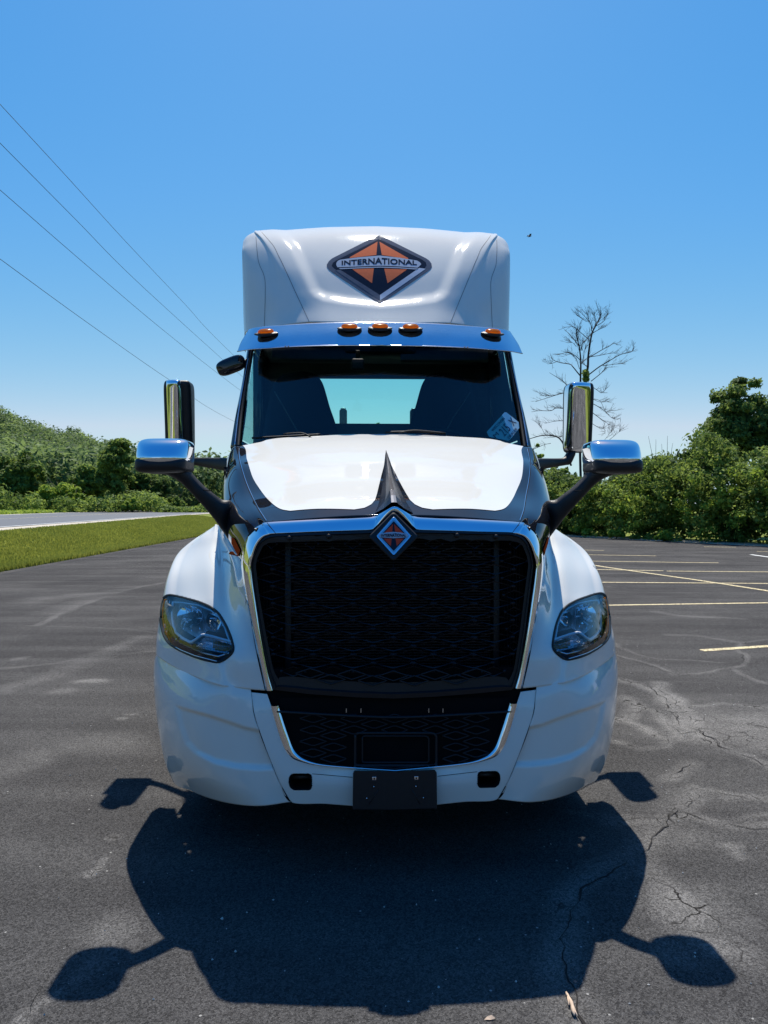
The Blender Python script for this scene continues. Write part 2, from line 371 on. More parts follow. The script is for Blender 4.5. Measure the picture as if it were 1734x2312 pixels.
# ground sheet (grass), finer near, coarse to the horizon
def axis(parts):
    return np.unique(np.round(np.concatenate([np.arange(a, b, s) for a, b, s in parts]), 3))
gx = axis([(-3000, -500, 250), (-500, -60, 12), (-60, -20, 2), (-20, -8, .4), (-8, 30, 3), (30, 100, 10), (100, 500, 60), (500, 3001, 250)])
gy = axis([(-3000, -200, 280), (-200, -20, 20), (-20, 120, 1.5), (120, 420, 12), (420, 800, 60), (800, 3300, 250)])
GX, GY = np.meshgrid(gx, gy); GZ = terrain(GX, GY)
GZ += (rng.random(GZ.shape)-.5)*0.03*(GX < -10.2)*(GX > -60)
def ground_mat():
    m = bpy.data.materials.new('grass_ground'); m.use_nodes = True; n = m.node_tree; b = n.nodes['Principled BSDF']
    b.inputs['Roughness'].default_value = 0.9; b.inputs['Specular IOR Level'].default_value = 0.1
    tc = n.nodes.new('ShaderNodeTexCoord')
    a = n.nodes.new('ShaderNodeTexNoise'); a.inputs['Scale'].default_value = 0.35; a.inputs['Detail'].default_value = 6
    c = n.nodes.new('ShaderNodeTexNoise'); c.inputs['Scale'].default_value = 9; c.inputs['Detail'].default_value = 6
    mp = n.nodes.new('ShaderNodeMapping'); mp.inputs['Scale'].default_value = (1, 1, 1)
    n.links.new(tc.outputs['Object'], a.inputs['Vector']); n.links.new(tc.outputs['Object'], mp.inputs[0]); n.links.new(mp.outputs[0], c.inputs['Vector'])
    r1 = n.nodes.new('ShaderNodeValToRGB'); e = r1.color_ramp.elements
    e[0].position = .3; e[0].color = (.13, .165, .028, 1); e[1].position = .7; e[1].color = (.24, .265, .05, 1)
    r2 = n.nodes.new('ShaderNodeValToRGB'); e = r2.color_ramp.elements
    e[0].position = .3; e[0].color = (.35, .35, .35, 1); e[1].position = .7; e[1].color = (1.25, 1.25, 1.15, 1)
    n.links.new(a.outputs['Fac'], r1.inputs[0]); n.links.new(c.outputs['Fac'], r2.inputs[0])
    mx = n.nodes.new('ShaderNodeMix'); mx.data_type = 'RGBA'; mx.blend_type = 'MULTIPLY'; mx.inputs['Factor'].default_value = .8
    n.links.new(r1.outputs[0], mx.inputs['A']); n.links.new(r2.outputs[0], mx.inputs['B']); n.links.new(mx.outputs['Result'], b.inputs['Base Color'])
    bp = n.nodes.new('ShaderNodeBump'); bp.inputs['Strength'].default_value = 1; bp.inputs['Distance'].default_value = .06
    n.links.new(c.outputs['Fac'], bp.inputs['Height']); n.links.new(bp.outputs[0], b.inputs['Normal'])
    return m
M['ground'] = ground_mat()
ground = mesh_obj('ground', np.stack([GX, GY, GZ], -1).reshape(-1, 3), gridfaces(len(gy), len(gx)), 'ground'); tag(ground, kind='structure')

# ---- asphalt lot with worn light bands along old cracks
def Z3(p): return (1334+p[0]/4.1475, 1180+p[1]/4.1475)
def Z4(p): return (1234+p[0]/3.106, 1600+p[1]/3.106)
def ZL(p): return (p[0]/2.1434, 1280+p[1]/2.1434)
def gp(f, pts): return np.array([G(*f(p))[:2] for p in pts])
cracks = [
 (gp(Z3, [(200, 1130), (270, 1165), (450, 1230), (620, 1270), (960, 1290), (1200, 1315)]), .006, .05, .5),
 (gp(Z3, [(200, 1240), (290, 1265), (560, 1340), (800, 1425), (1000, 1420), (1180, 1390), (1350, 1355), (1420, 1300), (1410, 1180), (1440, 1130), (1560, 1100), (1700, 1090)]), .009, .05, .5),
 (gp(Z3, [(250, 1455), (480, 1520), (620, 1590), (720, 1690), (800, 1800), (850, 1900), (1010, 1950), (1150, 2040), (1230, 2100), (1310, 2150), (1500, 2200)]), .007, .12, .8),
 (gp(Z4, [(440, 70), (520, 90), (700, 150), (860, 190), (1050, 160), (1180, 220), (1270, 290), (1400, 340), (1553, 400), (1700, 470)]), .007, .09, .8),
 (gp(Z4, [(480, 770), (580, 775), (700, 770), (800, 775), (900, 740), (1020, 740), (1150, 780), (1350, 830), (1553, 850), (1700, 860)]), .007, .10, .7),
 (gp(Z4, [(200, 700), (450, 780), (620, 860)]), .006, .04, .3),
 (gp(Z4, [(1060, 600), (1000, 680), (900, 740), (820, 830), (730, 900), (710, 980), (560, 1080), (430, 1160), (250, 1250), (180, 1350), (170, 1450), (130, 1560), (100, 1650), (110, 1750), (130, 1850), (170, 1990), (240, 2150), (250, 2300)]), .010, .13, .55),
 (gp(Z4, [(1250, 640), (1350, 620), (1553, 650)]), .003, .06, .5),
 (gp(Z4, [(880, 500), (890, 470), (960, 430), (1000, 390)]), .008, .10, .5),
 (gp(Z4, [(1050, 560), (1250, 600), (1553, 630)]), .004, .06, .6),
 (gp(Z4, [(1553, 760), (1300, 800)]), .002, .08, .5),
 (gp(Z3, [(1360, 1390), (1450, 1440), (1659, 1500), (1900, 1560)]), .002, .06, .6),
 (gp(Z3, [(820, 1720), (1000, 1710), (1250, 1695), (1659, 1740)]), .002, .07, .7),
 (gp(Z3, [(430, 1740), (580, 1770), (640, 1850), (780, 1930), (900, 2010)]), .003, .09, .7),
 (gp(Z3, [(290, 1640), (400, 1720), (350, 1840), (280, 1860)]), .002, .12, .7),
 (gp(Z3, [(650, 1500), (640, 1570), (760, 1640), (880, 1770), (940, 1840), (960, 1900)]), .004, .14, .9),
 (gp(Z3, [(240, 2040), (460, 2120), (700, 2100), (760, 2020), (1100, 2030), (1400, 1960), (1659, 1920)]), .003, .07, .6),
 (gp(ZL, [(-60, 265), (0, 270), (180, 285), (400, 290), (600, 300), (750, 320), (900, 330)]), .005, .05, .25),
 (gp(ZL, [(180, 282), (300, 225), (420, 170), (560, 120), (800, 75), (1000, 40)]), .004, .11, .5),
 (gp(ZL, [(-100, 500), (0, 490), (300, 465), (500, 430), (750, 410)]), .004, .09, .35),
 (gp(ZL, [(0, 600), (200, 540), (450, 440), (700, 340)]), .0, .22, .35),
 (gp(ZL, [(0, 190), (250, 150), (550, 120)]), .0, .3, .4),
 (gp(ZL, [(20, 2270), (70, 2200), (130, 2140), (200, 2080)]), .002, .03, .7),
 (gp(ZL, [(300, 2010), (400, 1920), (560, 1740)]), .0, .06, .3),
 (gp(lambda p: (1334+p[0]/4.1475, 1180+p[1]/4.1475), [(250, 820), (450, 810), (620, 815), (800, 820)]), .012, .05, .2),
 (gp(Z3, [(600, 835), (800, 870), (1050, 885), (1400, 900)]), .002, .12, .35),
 (gp(Z3, [(700, 1050), (1000, 1060), (1250, 1100), (1400, 1120)]), .003, .10, .35),
 (gp(Z3, [(200, 600), (400, 625)]), .02, .1, .2),
 (gp(Z3, [(900, 715), (1050, 740)]), .02, .1, .2),
 (gp(Z3, [(440, 280), (700, 315), (900, 340), (1200, 360), (1659, 390)]), .03, .1, .1),
 (gp(Z3, [(1210, 360), (1330, 385), (1100, 400), (1030, 415)]), .035, .1, .1),
 (gp(Z3, [(1050, 290), (1180, 275), (1280, 272)]), .03, .1, .1),
 (gp(Z3, [(900, 460), (1200, 440), (1659, 430)]), .02, .1, .1),
 (gp(Z3, [(0, 265), (180, 298), (300, 300)]), .03, .1, .1),
]
blobs = [(Z4, (1000, 1420), .16, .10, .8), (Z4, (1090, 1520), .10, .05, .7), (Z4, (1190, 1680), .09, .04, .7), (Z4, (1310, 1700), .12, .06, .45), (Z4, (830, 1160), .10, .12, .5),
 (Z4, (1290, 940), .06, .02, .7), (Z4, (1350, 990), .05, .02, .7), (Z4, (1390, 1035), .05, .02, .6), (Z4, (930, 1730), .08, .05, .4), (Z4, (1260, 1400), .12, .10, .3), (Z4, (880, 860), .22, .1, .3),
 (ZL, (430, 550), .20, .05, .8), (ZL, (290, 600), .12, .06, .35), (ZL, (570, 1305), .03, .02, .7), (ZL, (470, 1475), .03, .016, .8), (ZL, (435, 1500), .03, .016, .8), (ZL, (490, 1430), .025, .014, .6),
 (ZL, (610, 730), .06, .02, .8), (ZL, (650, 708), .06, .015, .5), (ZL, (540, 1780), .12, .07, .35), (ZL, (80, 950), .25, .14, .3), (ZL, (500, 860), .4, .12, .22), (ZL, (95, 440), .1, .05, .5)]
ax_ = axis([(-9.5, -5, .5), (-5, 8, .032), (8, 14, .5), (14, 34, 2)])
ay_ = axis([(-25, 0, 1.5), (0, 1.6, .2), (1.6, 13, .032), (13, 30, .25), (30, 72.1, 2)])
AX, AY = np.meshgrid(ax_, ay_)
def vnoise(X, Y, s, seed):
    r = np.random.default_rng(seed); T = r.random((256, 256)); x = X/s; y = Y/s; xi = np.floor(x).astype(int); yi = np.floor(y).astype(int); fx = sstep(x-xi); fy = sstep(y-yi)
    a = T[xi % 256, yi % 256]; b = T[(xi+1) % 256, yi % 256]; c = T[xi % 256, (yi+1) % 256]; d = T[(xi+1) % 256, (yi+1) % 256]
    return (a*(1-fx)+b*fx)*(1-fy)+(c*(1-fx)+d*fx)*fy
def fbm(X, Y, s, seed, o=4):
    v = 0; a = 1; t = 0
    for k in range(o): v = v+a*vnoise(X, Y, s/2**k, seed+k); t += a; a *= .55
    return v/t
WX = AX+.10*(fbm(AX, AY, .5, 11)-.5)*2; WY = AY+.10*(fbm(AX, AY, .5, 21)-.5)*2
wear = np.zeros_like(AX); rough_n = fbm(AX, AY, .22, 31)
for P, wd, bw, am in cracks:
    if bw > 0: 
        D = dseg(WX, WY, P, False); wear = np.maximum(wear, am*sstep(1-D/(bw*(.6+.9*fbm(AX, AY, .6, 5))))*(.35+.9*rough_n))
for f, p, sx, sy, am in blobs:
    c = G(*f(p)); d = np.hypot((WX-c.x)/sx, (WY-c.y)/(sy*2.4)); wear = np.maximum(wear, am*sstep(1.25-d)*(.4+.9*rough_n))
side = sstep((AX-1.6)/1.2)*sstep((9-AY)/4)
wear = np.maximum(wear, side*.75*sstep((fbm(AX, AY, 1.1, 51)-.46)*4)*(.3+.8*rough_n))
wear += .22*(fbm(AX, AY, 2.5, 71)-.5)
XR = xr(AY); XX = np.minimum(AX, XR); XX[:, 0] = -9.5+.16*(fbm(AY[:, 0], AY[:, 0]*0, 1.3, 3)-.5)*2
def asphalt_mat():
    m = bpy.data.materials.new('asphalt'); m.use_nodes = True; n = m.node_tree; b = n.nodes['Principled BSDF']
    b.inputs['Roughness'].default_value = 0.9; b.inputs['Specular IOR Level'].default_value = 0.0
    tc = n.nodes.new('ShaderNodeTexCoord'); at = n.nodes.new('ShaderNodeAttribute'); at.attribute_name = 'tint'
    def noise(s, d=3, r=.5):
        k = n.nodes.new('ShaderNodeTexNoise'); k.inputs['Scale'].default_value = s; k.inputs['Detail'].default_value = d; k.inputs['Roughness'].default_value = r
        n.links.new(tc.outputs['Object'], k.inputs['Vector']); return k
    def ramp(src, a, ca, b_, cb):
        k = n.nodes.new('ShaderNodeValToRGB'); e = k.color_ramp.elements; e[0].position = a; e[0].color = (*ca, 1); e[1].position = b_; e[1].color = (*cb, 1); n.links.new(src, k.inputs[0]); return k
    def mix(fac, a, b_, bt='MIX'):
        k = n.nodes.new('ShaderNodeMix'); k.data_type = 'RGBA'; k.blend_type = bt
        if isinstance(fac, float): k.inputs['Factor'].default_value = fac
        else: n.links.new(fac, k.inputs['Factor'])
        for s, v in (('A', a), ('B', b_)):
            if isinstance(v, tuple): k.inputs[s].default_value = (*v, 1)
            else: n.links.new(v, k.inputs[s])
        return k.outputs['Result']
    wr = ramp(at.outputs['Fac'], 0.0, (0, 0, 0), 1.0, (1, 1, 1))
    base = mix(wr.outputs[0], (.070, .0685, .068), (.19, .184, .177))
    vo = n.nodes.new('ShaderNodeTexVoronoi'); vo.inputs['Scale'].default_value = 145; n.links.new(tc.outputs['Object'], vo.inputs['Vector'])
    agg = ramp(vo.outputs['Color'], .12, (.48, .48, .48), .88, (1.58, 1.57, 1.55))
    c1 = mix(.85, base, agg.outputs[0], 'MULTIPLY')
    fine = ramp(noise(260, 2, .6).outputs['Fac'], .36, (.45, .45, .45), .64, (1.5, 1.5, 1.5))
    c2 = mix(.7, c1, fine.outputs[0], 'MULTIPLY')
    big = ramp(noise(.55, 5, .6).outputs['Fac'], .35, (.84, .84, .85), .65, (1.14, 1.13, 1.12))
    c3 = mix(1.0, c2, big.outputs[0], 'MULTIPLY')
    mp = n.nodes.new('ShaderNodeMapping'); mp.inputs['Rotation'].default_value = (0, 0, .5); mp.inputs['Scale'].default_value = (.35, 2.6, 1); n.links.new(tc.outputs['Object'], mp.inputs[0])
    st = n.nodes.new('ShaderNodeTexNoise'); st.inputs['Scale'].default_value = .8; st.inputs['Detail'].default_value = 5; n.links.new(mp.outputs[0], st.inputs['Vector'])
    streak = ramp(st.outputs['Fac'], .4, (.88, .88, .88), .62, (1.13, 1.13, 1.12))
    c4 = mix(1.0, c3, streak.outputs[0], 'MULTIPLY')
    v2 = n.nodes.new('ShaderNodeTexVoronoi'); v2.inputs['Scale'].default_value = 9; v2.inputs['Randomness'].default_value = 1; n.links.new(tc.outputs['Object'], v2.inputs['Vector'])
    dot = ramp(v2.outputs['Distance'], .035, (1, 1, 1), .05, (0, 0, 0))
    c5 = mix(dot.outputs[0], c4, (.34, .33, .31))
    # fine crazing inside the worn zones
    wn = noise(3.5, 4); ad = n.nodes.new('ShaderNodeVectorMath'); ad.operation = 'MULTIPLY_ADD'; ad.inputs[1].default_value = (.35, .35, 0)
    n.links.new(wn.outputs['Color'], ad.inputs[0]); n.links.new(tc.outputs['Object'], ad.inputs[2])
    v3 = n.nodes.new('ShaderNodeTexVoronoi'); v3.feature = 'DISTANCE_TO_EDGE'; v3.inputs['Scale'].default_value = 5.5; n.links.new(ad.outputs[0], v3.inputs['Vector'])
    hair = ramp(v3.outputs['Distance'], .008, (1, 1, 1), .030, (0, 0, 0)); wm = ramp(at.outputs['Fac'], .22, (0, 0, 0), .5, (1, 1, 1))
    pt_ = ramp(noise(1.7, 3).outputs['Fac'], .45, (0, 0, 0), .58, (1, 1, 1))
    hm_ = mix(1.0, hair.outputs[0], wm.outputs[0], 'MULTIPLY'); hm2 = mix(1.0, hm_, pt_.outputs[0], 'MULTIPLY')
    c5 = mix(hm2, c5, (.020, .019, .018))
    n.links.new(c5, b.inputs['Base Color'])
    bp = n.nodes.new('ShaderNodeBump'); bp.inputs['Strength'].default_value = .9; bp.inputs['Distance'].default_value = .004
    hh = mix(.5, vo.outputs['Distance'], fine.outputs[0]); n.links.new(hh, bp.inputs['Height']); n.links.new(bp.outputs[0], b.inputs['Normal'])
    return m
M['asphalt'] = asphalt_mat()
lot = mesh_obj('parking_lot', np.stack([XX, AY, 0*AX], -1).reshape(-1, 3), gridfaces(len(ay_), len(ax_)), 'asphalt', attr=np.clip(wear, 0, 1).ravel()); tag(lot, kind='structure')
# open cracks: narrow ragged dark strips
M['crack'] = mat('crack_filler', (.022, .020, .019), .9, spec=.1, nscale=15, namt=.5)
V = []; Fc = []
for P, wd, bw, am in cracks:
    if wd <= 0: continue
    Q = crom(P, len(P)*14); Q = arc(Q, max(8, int(np.linalg.norm(np.diff(Q, axis=0), axis=1).sum()/.035)))
    Q = Q+(np.stack([vnoise(Q[:, 0], Q[:, 1], .09, 41), vnoise(Q[:, 0], Q[:, 1], .09, 43)], 1)-.5)*.05+(np.stack([vnoise(Q[:, 0], Q[:, 1], .035, 45), vnoise(Q[:, 0], Q[:, 1], .035, 47)], 1)-.5)*.02
    T = np.gradient(Q, axis=0); T /= np.linalg.norm(T, axis=1)[:, None]+1e-9; N = np.stack([-T[:, 1], T[:, 0]], 1)
    ww = wd*.36*np.clip(2.2*vnoise(Q[:, 0]*1.7, Q[:, 1]*1.7, .2, 49)-.35, .12, 1.6)[:, None]
    b0 = len(V); V += [(*q, .004) for q in Q+N*ww]+[(*q, .004) for q in Q-N*ww]; k = len(Q)
    Fc += [(b0+i, b0+i+1, b0+k+i+1, b0+k+i) for i in range(k-1)]
tag(mesh_obj('asphalt_cracks', V, Fc, 'crack', smooth=False), kind='structure')

# painted lines: worn yellow
def paint_mat(name, col, wearamt=.42):
    m = mat(name, col, .7, nscale=5, namt=.08); n = m.node_tree; b = n.nodes['Principled BSDF']
    tc = n.nodes.new('ShaderNodeTexCoord'); k = n.nodes.new('ShaderNodeTexNoise'); k.inputs['Scale'].default_value = 60; k.inputs['Detail'].default_value = 6
    n.links.new(tc.outputs['Object'], k.inputs['Vector'])
    r = n.nodes.new('ShaderNodeValToRGB'); r.color_ramp.elements[0].position = wearamt-.04; r.color_ramp.elements[1].position = wearamt+.03
    n.links.new(k.outputs['Fac'], r.inputs[0]); n.links.new(r.outputs[0], b.inputs['Alpha']); return m
M['yellow'] = paint_mat('yellow_paint', (.66, .54, .30), .46); M['roadwhite'] = paint_mat('white_road_paint', (.75, .75, .72), .3)
def NP(p): return (1234+p[0]/3.318, 1180+p[1]/3.318)
def line_mark(name, pts, wdt, m, z=.005, f=NP, h=0.0, label=None):
    Q = np.array([G(*f(p), h)[:2] for p in pts]); Q = arc(Q, max(2, int(np.linalg.norm(Q[-1]-Q[0])/.8)))
    T = np.gradient(Q, axis=0); T /= np.linalg.norm(T, axis=1)[:, None]; N = np.stack([-T[:, 1], T[:, 0]], 1); k = len(Q)
    V = [(*q, h+z) for q in Q+N*wdt/2]+[(*q, h+z) for q in Q-N*wdt/2]
    return tag(mesh_obj(name, V, [(i, i+1, k+i+1, k+i) for i in range(k-1)], m, smooth=False), kind='structure')
line_mark('parking_line', [(1160, 960), (1659, 928), (1900, 912)], .11, 'yellow')
line_mark('parking_line', [(420, 621), (1000, 612), (1659, 602), (2000, 597)], .11, 'yellow')
line_mark('parking_line', [(300, 447), (1000, 452), (1659, 457), (2000, 460)], .12, 'yellow')
line_mark('parking_line', [(250, 349), (875, 362)], .12, 'yellow'); line_mark('parking_line', [(900, 364), (1659, 370), (2000, 373)], .12, 'yellow')
line_mark('parking_line', [(250, 288), (900, 297), (1290, 302)], .12, 'yellow')
line_mark('parking_line', [(280, 241), (820, 250)], .12, 'yellow'); line_mark('parking_line', [(280, 206), (430, 209)], .12, 'yellow')
line_mark('parking_line', [(1180, 182), (1420, 185)], .12, 'yellow'); line_mark('parking_line', [(1575, 216), (1659, 218), (1900, 222)], .12, 'yellow')
line_mark('parking_line', [(1530, 240), (1659, 258), (1900, 290)], .12, 'roadwhite')
line_mark('aisle_line', [(300, 312), (440, 335), (1230, 447), (1659, 514), (2100, 585)], .12, 'yellow', .009)

# county road on the left, with gravel shoulder
M['road'] = mat('road_asphalt', (.088, .092, .102), .7, spec=.3, nscale=3, namt=.10, bump=.4, bscale=300)
M['gravel'] = mat('gravel_shoulder', (.46, .41, .335), .95, spec=.1, nscale=14, namt=.30, bump=1, bscale=60)
ys = np.r_[np.arange(-80, 20, 8), np.arange(20, 200, 2)]
def ribbon(name, xa, xb, z, m, nz=0):
    A = np.stack([xa(ys)+nz*(fbm(ys, ys*0, 2.0, 9)-.5), ys, z+0*ys], 1); B = np.stack([xb(ys)+nz*(fbm(ys, ys*0+5, 1.2, 19)-.5), ys, z+0*ys], 1)
    return tag(mesh_obj(name, np.concatenate([A, B]), np.array([(i, i+1, len(ys)+i+1, len(ys)+i) for i in range(len(ys)-1)])[:, ::-1], m, smooth=False), kind='structure')
ribbon('road', lambda y: Xn(y)+.25, lambda y: Xn(y)-14.6, .752, 'road')
ribbon('gravel_shoulder', lambda y: Xg(y), lambda y: Xn(y)+.2, .742, 'gravel', .9)
ribbon('gravel_shoulder', lambda y: Xn(y)-14.55, lambda y: Xn(y)-15.6, .742, 'gravel', .8)
ribbon('road_edge_line', lambda y: Xn(y)+.06, lambda y: Xn(y)-.08, .757, 'roadwhite')
ribbon('road_edge_line', lambda y: Xn(y)-13.9, lambda y: Xn(y)-14.06, .757, 'roadwhite')
ribbon('road_centre_line', lambda y: Xn(y)-6.9, lambda y: Xn(y)-7.03, .757, 'yellow')
# thin gravelly verge at the far edge of the lot
ee = np.linspace(28, 60, 60); vx = xr(ee)
tag(mesh_obj('gravel_verge', np.concatenate([np.stack([vx-.02, ee, 0*ee+.004], 1), np.stack([vx+.9+.5*fbm(ee, ee*0, 1., 2), ee+.5, 0*ee+.03], 1)]), np.array([(i, i+1, 60+i+1, 60+i) for i in range(59)])[:, ::-1], 'gravel', smooth=False), kind='structure')

# ---- vegetation builders
def leaf_cloud(C, Rr, n, size, tint=.5, ts=.22, shell=.5, nb=1.0):
    C = np.asarray(C, float); K = len(C); Rr = np.broadcast_to(np.asarray(Rr, float).reshape(-1, 3) if np.ndim(Rr) > 1 else np.asarray(Rr, float), (K, 3))
    T = np.broadcast_to(np.asarray(tint, float), (K,))
    d = rng.normal(size=(K, n, 3)); d /= np.linalg.norm(d, axis=2)[..., None]
    rr = shell+(1-shell)*rng.random((K, n, 1))**.7; rr *= (1+.12*np.clip(rng.normal(size=(K, n, 1)), -2, 1.5))
    P = (C[:, None]+d*rr*Rr[:, None]).reshape(-1, 3)
    nrm = d.reshape(-1, 3)*nb+rng.normal(size=P.shape)*.55+np.array([0, 0, .25]); nrm /= np.linalg.norm(nrm, axis=1)[:, None]
    a = np.cross(nrm, rng.normal(size=P.shape)); a /= np.linalg.norm(a, axis=1)[:, None]; b = np.cross(nrm, a)
    s = size*(.6+.8*rng.random(len(P)))[:, None]
    V = np.stack([P-a*s, P+b*s*.5+nrm*s*.1, P+a*s, P-b*s*.5+nrm*s*.1], 1).reshape(-1, 3)
    Fq = np.arange(len(P)*4).reshape(-1, 4)
    t = np.clip(np.repeat(T, n)+ts*rng.normal(size=len(P)), 0, 1)
    return V, Fq, np.repeat(t, 4)
def crown_centres(c, r, k, lump=.55, low=-.5):
    """clump centres through an uneven ellipsoid crown"""
    d = rng.normal(size=(k, 3)); d /= np.linalg.norm(d, axis=1)[:, None]; d[:, 2] = np.maximum(d[:, 2], low+rng.random(k)*.3)
    f = .45+.55*rng.random((k, 1))**.5
    f *= 1+lump*(np.sin(d[:, :1]*5+c[0])*np.cos(d[:, 2:]*6+c[1])*.35)
    return np.asarray(c)+d*f*np.asarray(r)
def limbs(base, top, r0, n, spread, seed):
    rg = np.random.default_rng(seed); base = np.array(base, float); top = np.array(top, float)
    P = lin([base, top], 8)+np.r_[np.zeros((1, 3)), rg.normal(size=(7, 3))*.02*np.linalg.norm(top-base)*np.array([1, 1, .2])]
    parts = [tube_geo(P, np.linspace(r0, r0*.3, 8), 7)]
    for k in range(n):
        i = 2+int(rg.random()*5); s = P[i]; a = rg.random()*6.28; e = s+np.array([math.cos(a), math.sin(a), .8+.6*rg.random()])*spread*(.5+.5*rg.random())
        mid = (s+e)/2+np.array([0, 0, -.08*spread]); parts.append(tube_geo(crom([s, mid, e], 6), np.linspace(r0*.42, r0*.1, 6), 5))
    return join_geo(parts)
def tree(name, label, cat, base, hgt, rad, m, leaf, n, k, seed, group=None, low=.15, tint=.5, shape=1.0, tr=.12):
    e = tag(empty(name, base), label, cat, group)
    V, Fc = limbs((0, 0, 0), (0, 0, hgt*.8), tr, 9, rad*.8, seed); mesh_obj('trunk', V, Fc, 'bark', e)
    zc = hgt*(low+(1-low)/2); rz = hgt*(1-low)/2
    # several lobes of different size, each with its own clumps, gaps between them
    nl = 15; ld = rng.normal(size=(nl, 3)); ld /= np.linalg.norm(ld, axis=1)[:, None]; ld[:, 2] = np.abs(ld[:, 2])*1.25-.55
    LC = np.array([0, 0, zc])+ld*np.array([rad, rad, rz*shape])*.62; LR = (rad+rz)*.5*rng.uniform(.24, .46, nl)
    k1 = int(k*.6); w_ = rng.integers(0, nl, k1); d = rng.normal(size=(k1, 3)); d /= np.linalg.norm(d, axis=1)[:, None]
    C = np.concatenate([LC[w_]+d*LR[w_][:, None]*(.55+.5*rng.random((k1, 1))), crown_centres((0, 0, zc), (rad*.85, rad*.85, rz*shape*.9), k-k1)])
    C[:, 2] = np.clip(C[:, 2], leaf*2, hgt-leaf)
    cr = rad*rng.uniform(.16, .30, k)
    V, Fq, t = leaf_cloud(C, np.stack([cr, cr, cr*.75], 1), n, leaf, np.clip(tint+.24*rng.normal(size=k), .02, .98), shell=.25)
    mesh_obj('crown', V, Fq, m, e, False, attr=t); return e
def at(px, py, Y): return W(px, py, Y)
# wooded hill on the left (a mass nobody could count) -----------------
K = 1500; pxs = rng.uniform(-420, 560, K); rr = 118+rng.random(K)**.8*190; u = (pxs-CX)/F; Yh = rr/np.sqrt(1+u*u); Xh = u*Yh
ok = (hill_e(u) > .02) | (rr > 200); pxs, rr, Yh, Xh = pxs[ok], rr[ok], Yh[ok], Xh[ok]; Zh = terrain(Xh, Yh); K = len(Xh)
hh = 6+4*rng.random(K)
C = np.stack([Xh, Yh, Zh+hh*.55], 1); tt = np.clip(.45+.25*rng.normal(size=K), 0, 1)
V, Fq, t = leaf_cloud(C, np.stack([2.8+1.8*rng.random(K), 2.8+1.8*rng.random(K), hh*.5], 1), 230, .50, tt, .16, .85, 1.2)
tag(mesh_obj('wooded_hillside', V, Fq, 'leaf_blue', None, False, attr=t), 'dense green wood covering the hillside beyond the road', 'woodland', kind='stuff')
# woods all round behind the viewer, seen only in reflections
K = 520; a = rng.uniform(-math.pi*1.06, math.pi*.16, K); rr = rng.uniform(60, 95, K); Xb = rr*np.cos(a); Yb = rr*np.sin(a)
Xb = np.where((Xb > -45) & (Xb < -10), Xb-35, Xb); hb = 5+5*rng.random(K)
V, Fq, t = leaf_cloud(np.stack([Xb, Yb, hb*.5+.3], 1), np.stack([3+0*hb, 3+0*hb, hb*.5], 1), 50, .9, .4, .2, .7)
tag(mesh_obj('distant_woods', V, Fq, 'leaf_mid', None, False, attr=t), 'line of woods closing the fields behind the viewer', 'woodland', kind='stuff')
# roadside trees and shrubs on the left
def tr_at(name, label, cat, px, pybase, Y, topy, wpx, m, leaf, n, k, seed, zb=.72, **kw):
    b = W(px, pybase, Y); z = zb; hgt = H+(HOR-topy)/F*Y-z
    return tree(name, label, cat, (b.x, Y, z), hgt, 1.25*wpx/2/F*Y, m, leaf, n, int(k*1.3), seed, **kw)
tr_at('roadside_tree', 'broad dark round-headed tree at far left beyond the road', 'tree', 45, 1153, 92, 1022, 105, 'leaf_mid', .24, 150, 110, 1, low=.02, tint=.35)
tr_at('roadside_tree', 'tall leafy tree standing left of the left chrome mirrors', 'tree', 262, 1145, 88, 972, 66, 'leaf_mid', .24, 150, 130, 2, low=.05, tint=.45)
tr_at('roadside_tree', 'slender mid-green tree just left of the tall leafy tree', 'tree', 200, 1146, 93, 1036, 60, 'leaf_mid', .22, 140, 90, 3, low=.03, tint=.55)
tr_at('roadside_tree', 'dark dense tree behind the left hood mirror arm', 'tree', 335, 1145, 92, 1060, 78, 'leaf_dark', .22, 150, 80, 4, low=.02, tint=.4)
tr_at('roadside_tree', 'small round tree framed between mirror arms and hood', 'tree', 447, 1130, 150, 1066, 52, 'leaf_mid', .3, 120, 60, 5, low=.05, tint=.45)
tr_at('roadside_tree', 'darker small tree touching the hood side at left', 'tree', 492, 1130, 150, 1080, 42, 'leaf_dark', .3, 120, 50, 6, low=.05, tint=.5)
tr_at('roadside_shrub', 'bright green shrub low beside the road, right of the broad dark tree', 'shrub', 135, 1150, 86, 1090, 80, 'leaf_light', .2, 120, 60, 7, low=0, tint=.4)
tr_at('roadside_shrub', 'low pale shrub under the tall leafy tree', 'shrub', 300, 1147, 82, 1124, 44, 'leaf_light', .18, 100, 30, 8, low=0, tint=.5)
tr_at('roadside_shrub', 'low dark shrub at the foot of the green slope', 'shrub', 395, 1144, 96, 1120, 46, 'leaf_mid', .2, 100, 30, 9, low=0, tint=.4)
tr_at('roadside_shrub', 'yellowish shrub between the dark tree and slender tree', 'shrub', 172, 1150, 84, 1108, 50, 'leaf_light', .18, 100, 30, 10, low=0, tint=.2)
K = 520; pb = rng.uniform(-150, 560, K); Yb2 = rng.uniform(80, 112, K); Xb2 = (pb-CX)/F*Yb2
hb2 = (.7+2.3*fbm(pb, pb*0, 90., 4)*rng.random(K)**.5)*np.interp(pb, [340, 375, 450, 480], [1, .15, .2, .6])
V, Fq, t = leaf_cloud(np.stack([Xb2, Yb2, .7+hb2*.7], 1), np.stack([1.1+0*hb2, 1.1+0*hb2, .3+hb2*.4], 1), 90, .2, np.clip(.5+.5*(fbm(pb, Yb2, 40., 6)-.5)*2, 0, 1), .15, .6)
tag(mesh_obj('roadside_brush', V, Fq, 'leaf_mid', None, False, attr=t), 'tangle of brush filling the gaps between the roadside trees', 'brush', kind='stuff')
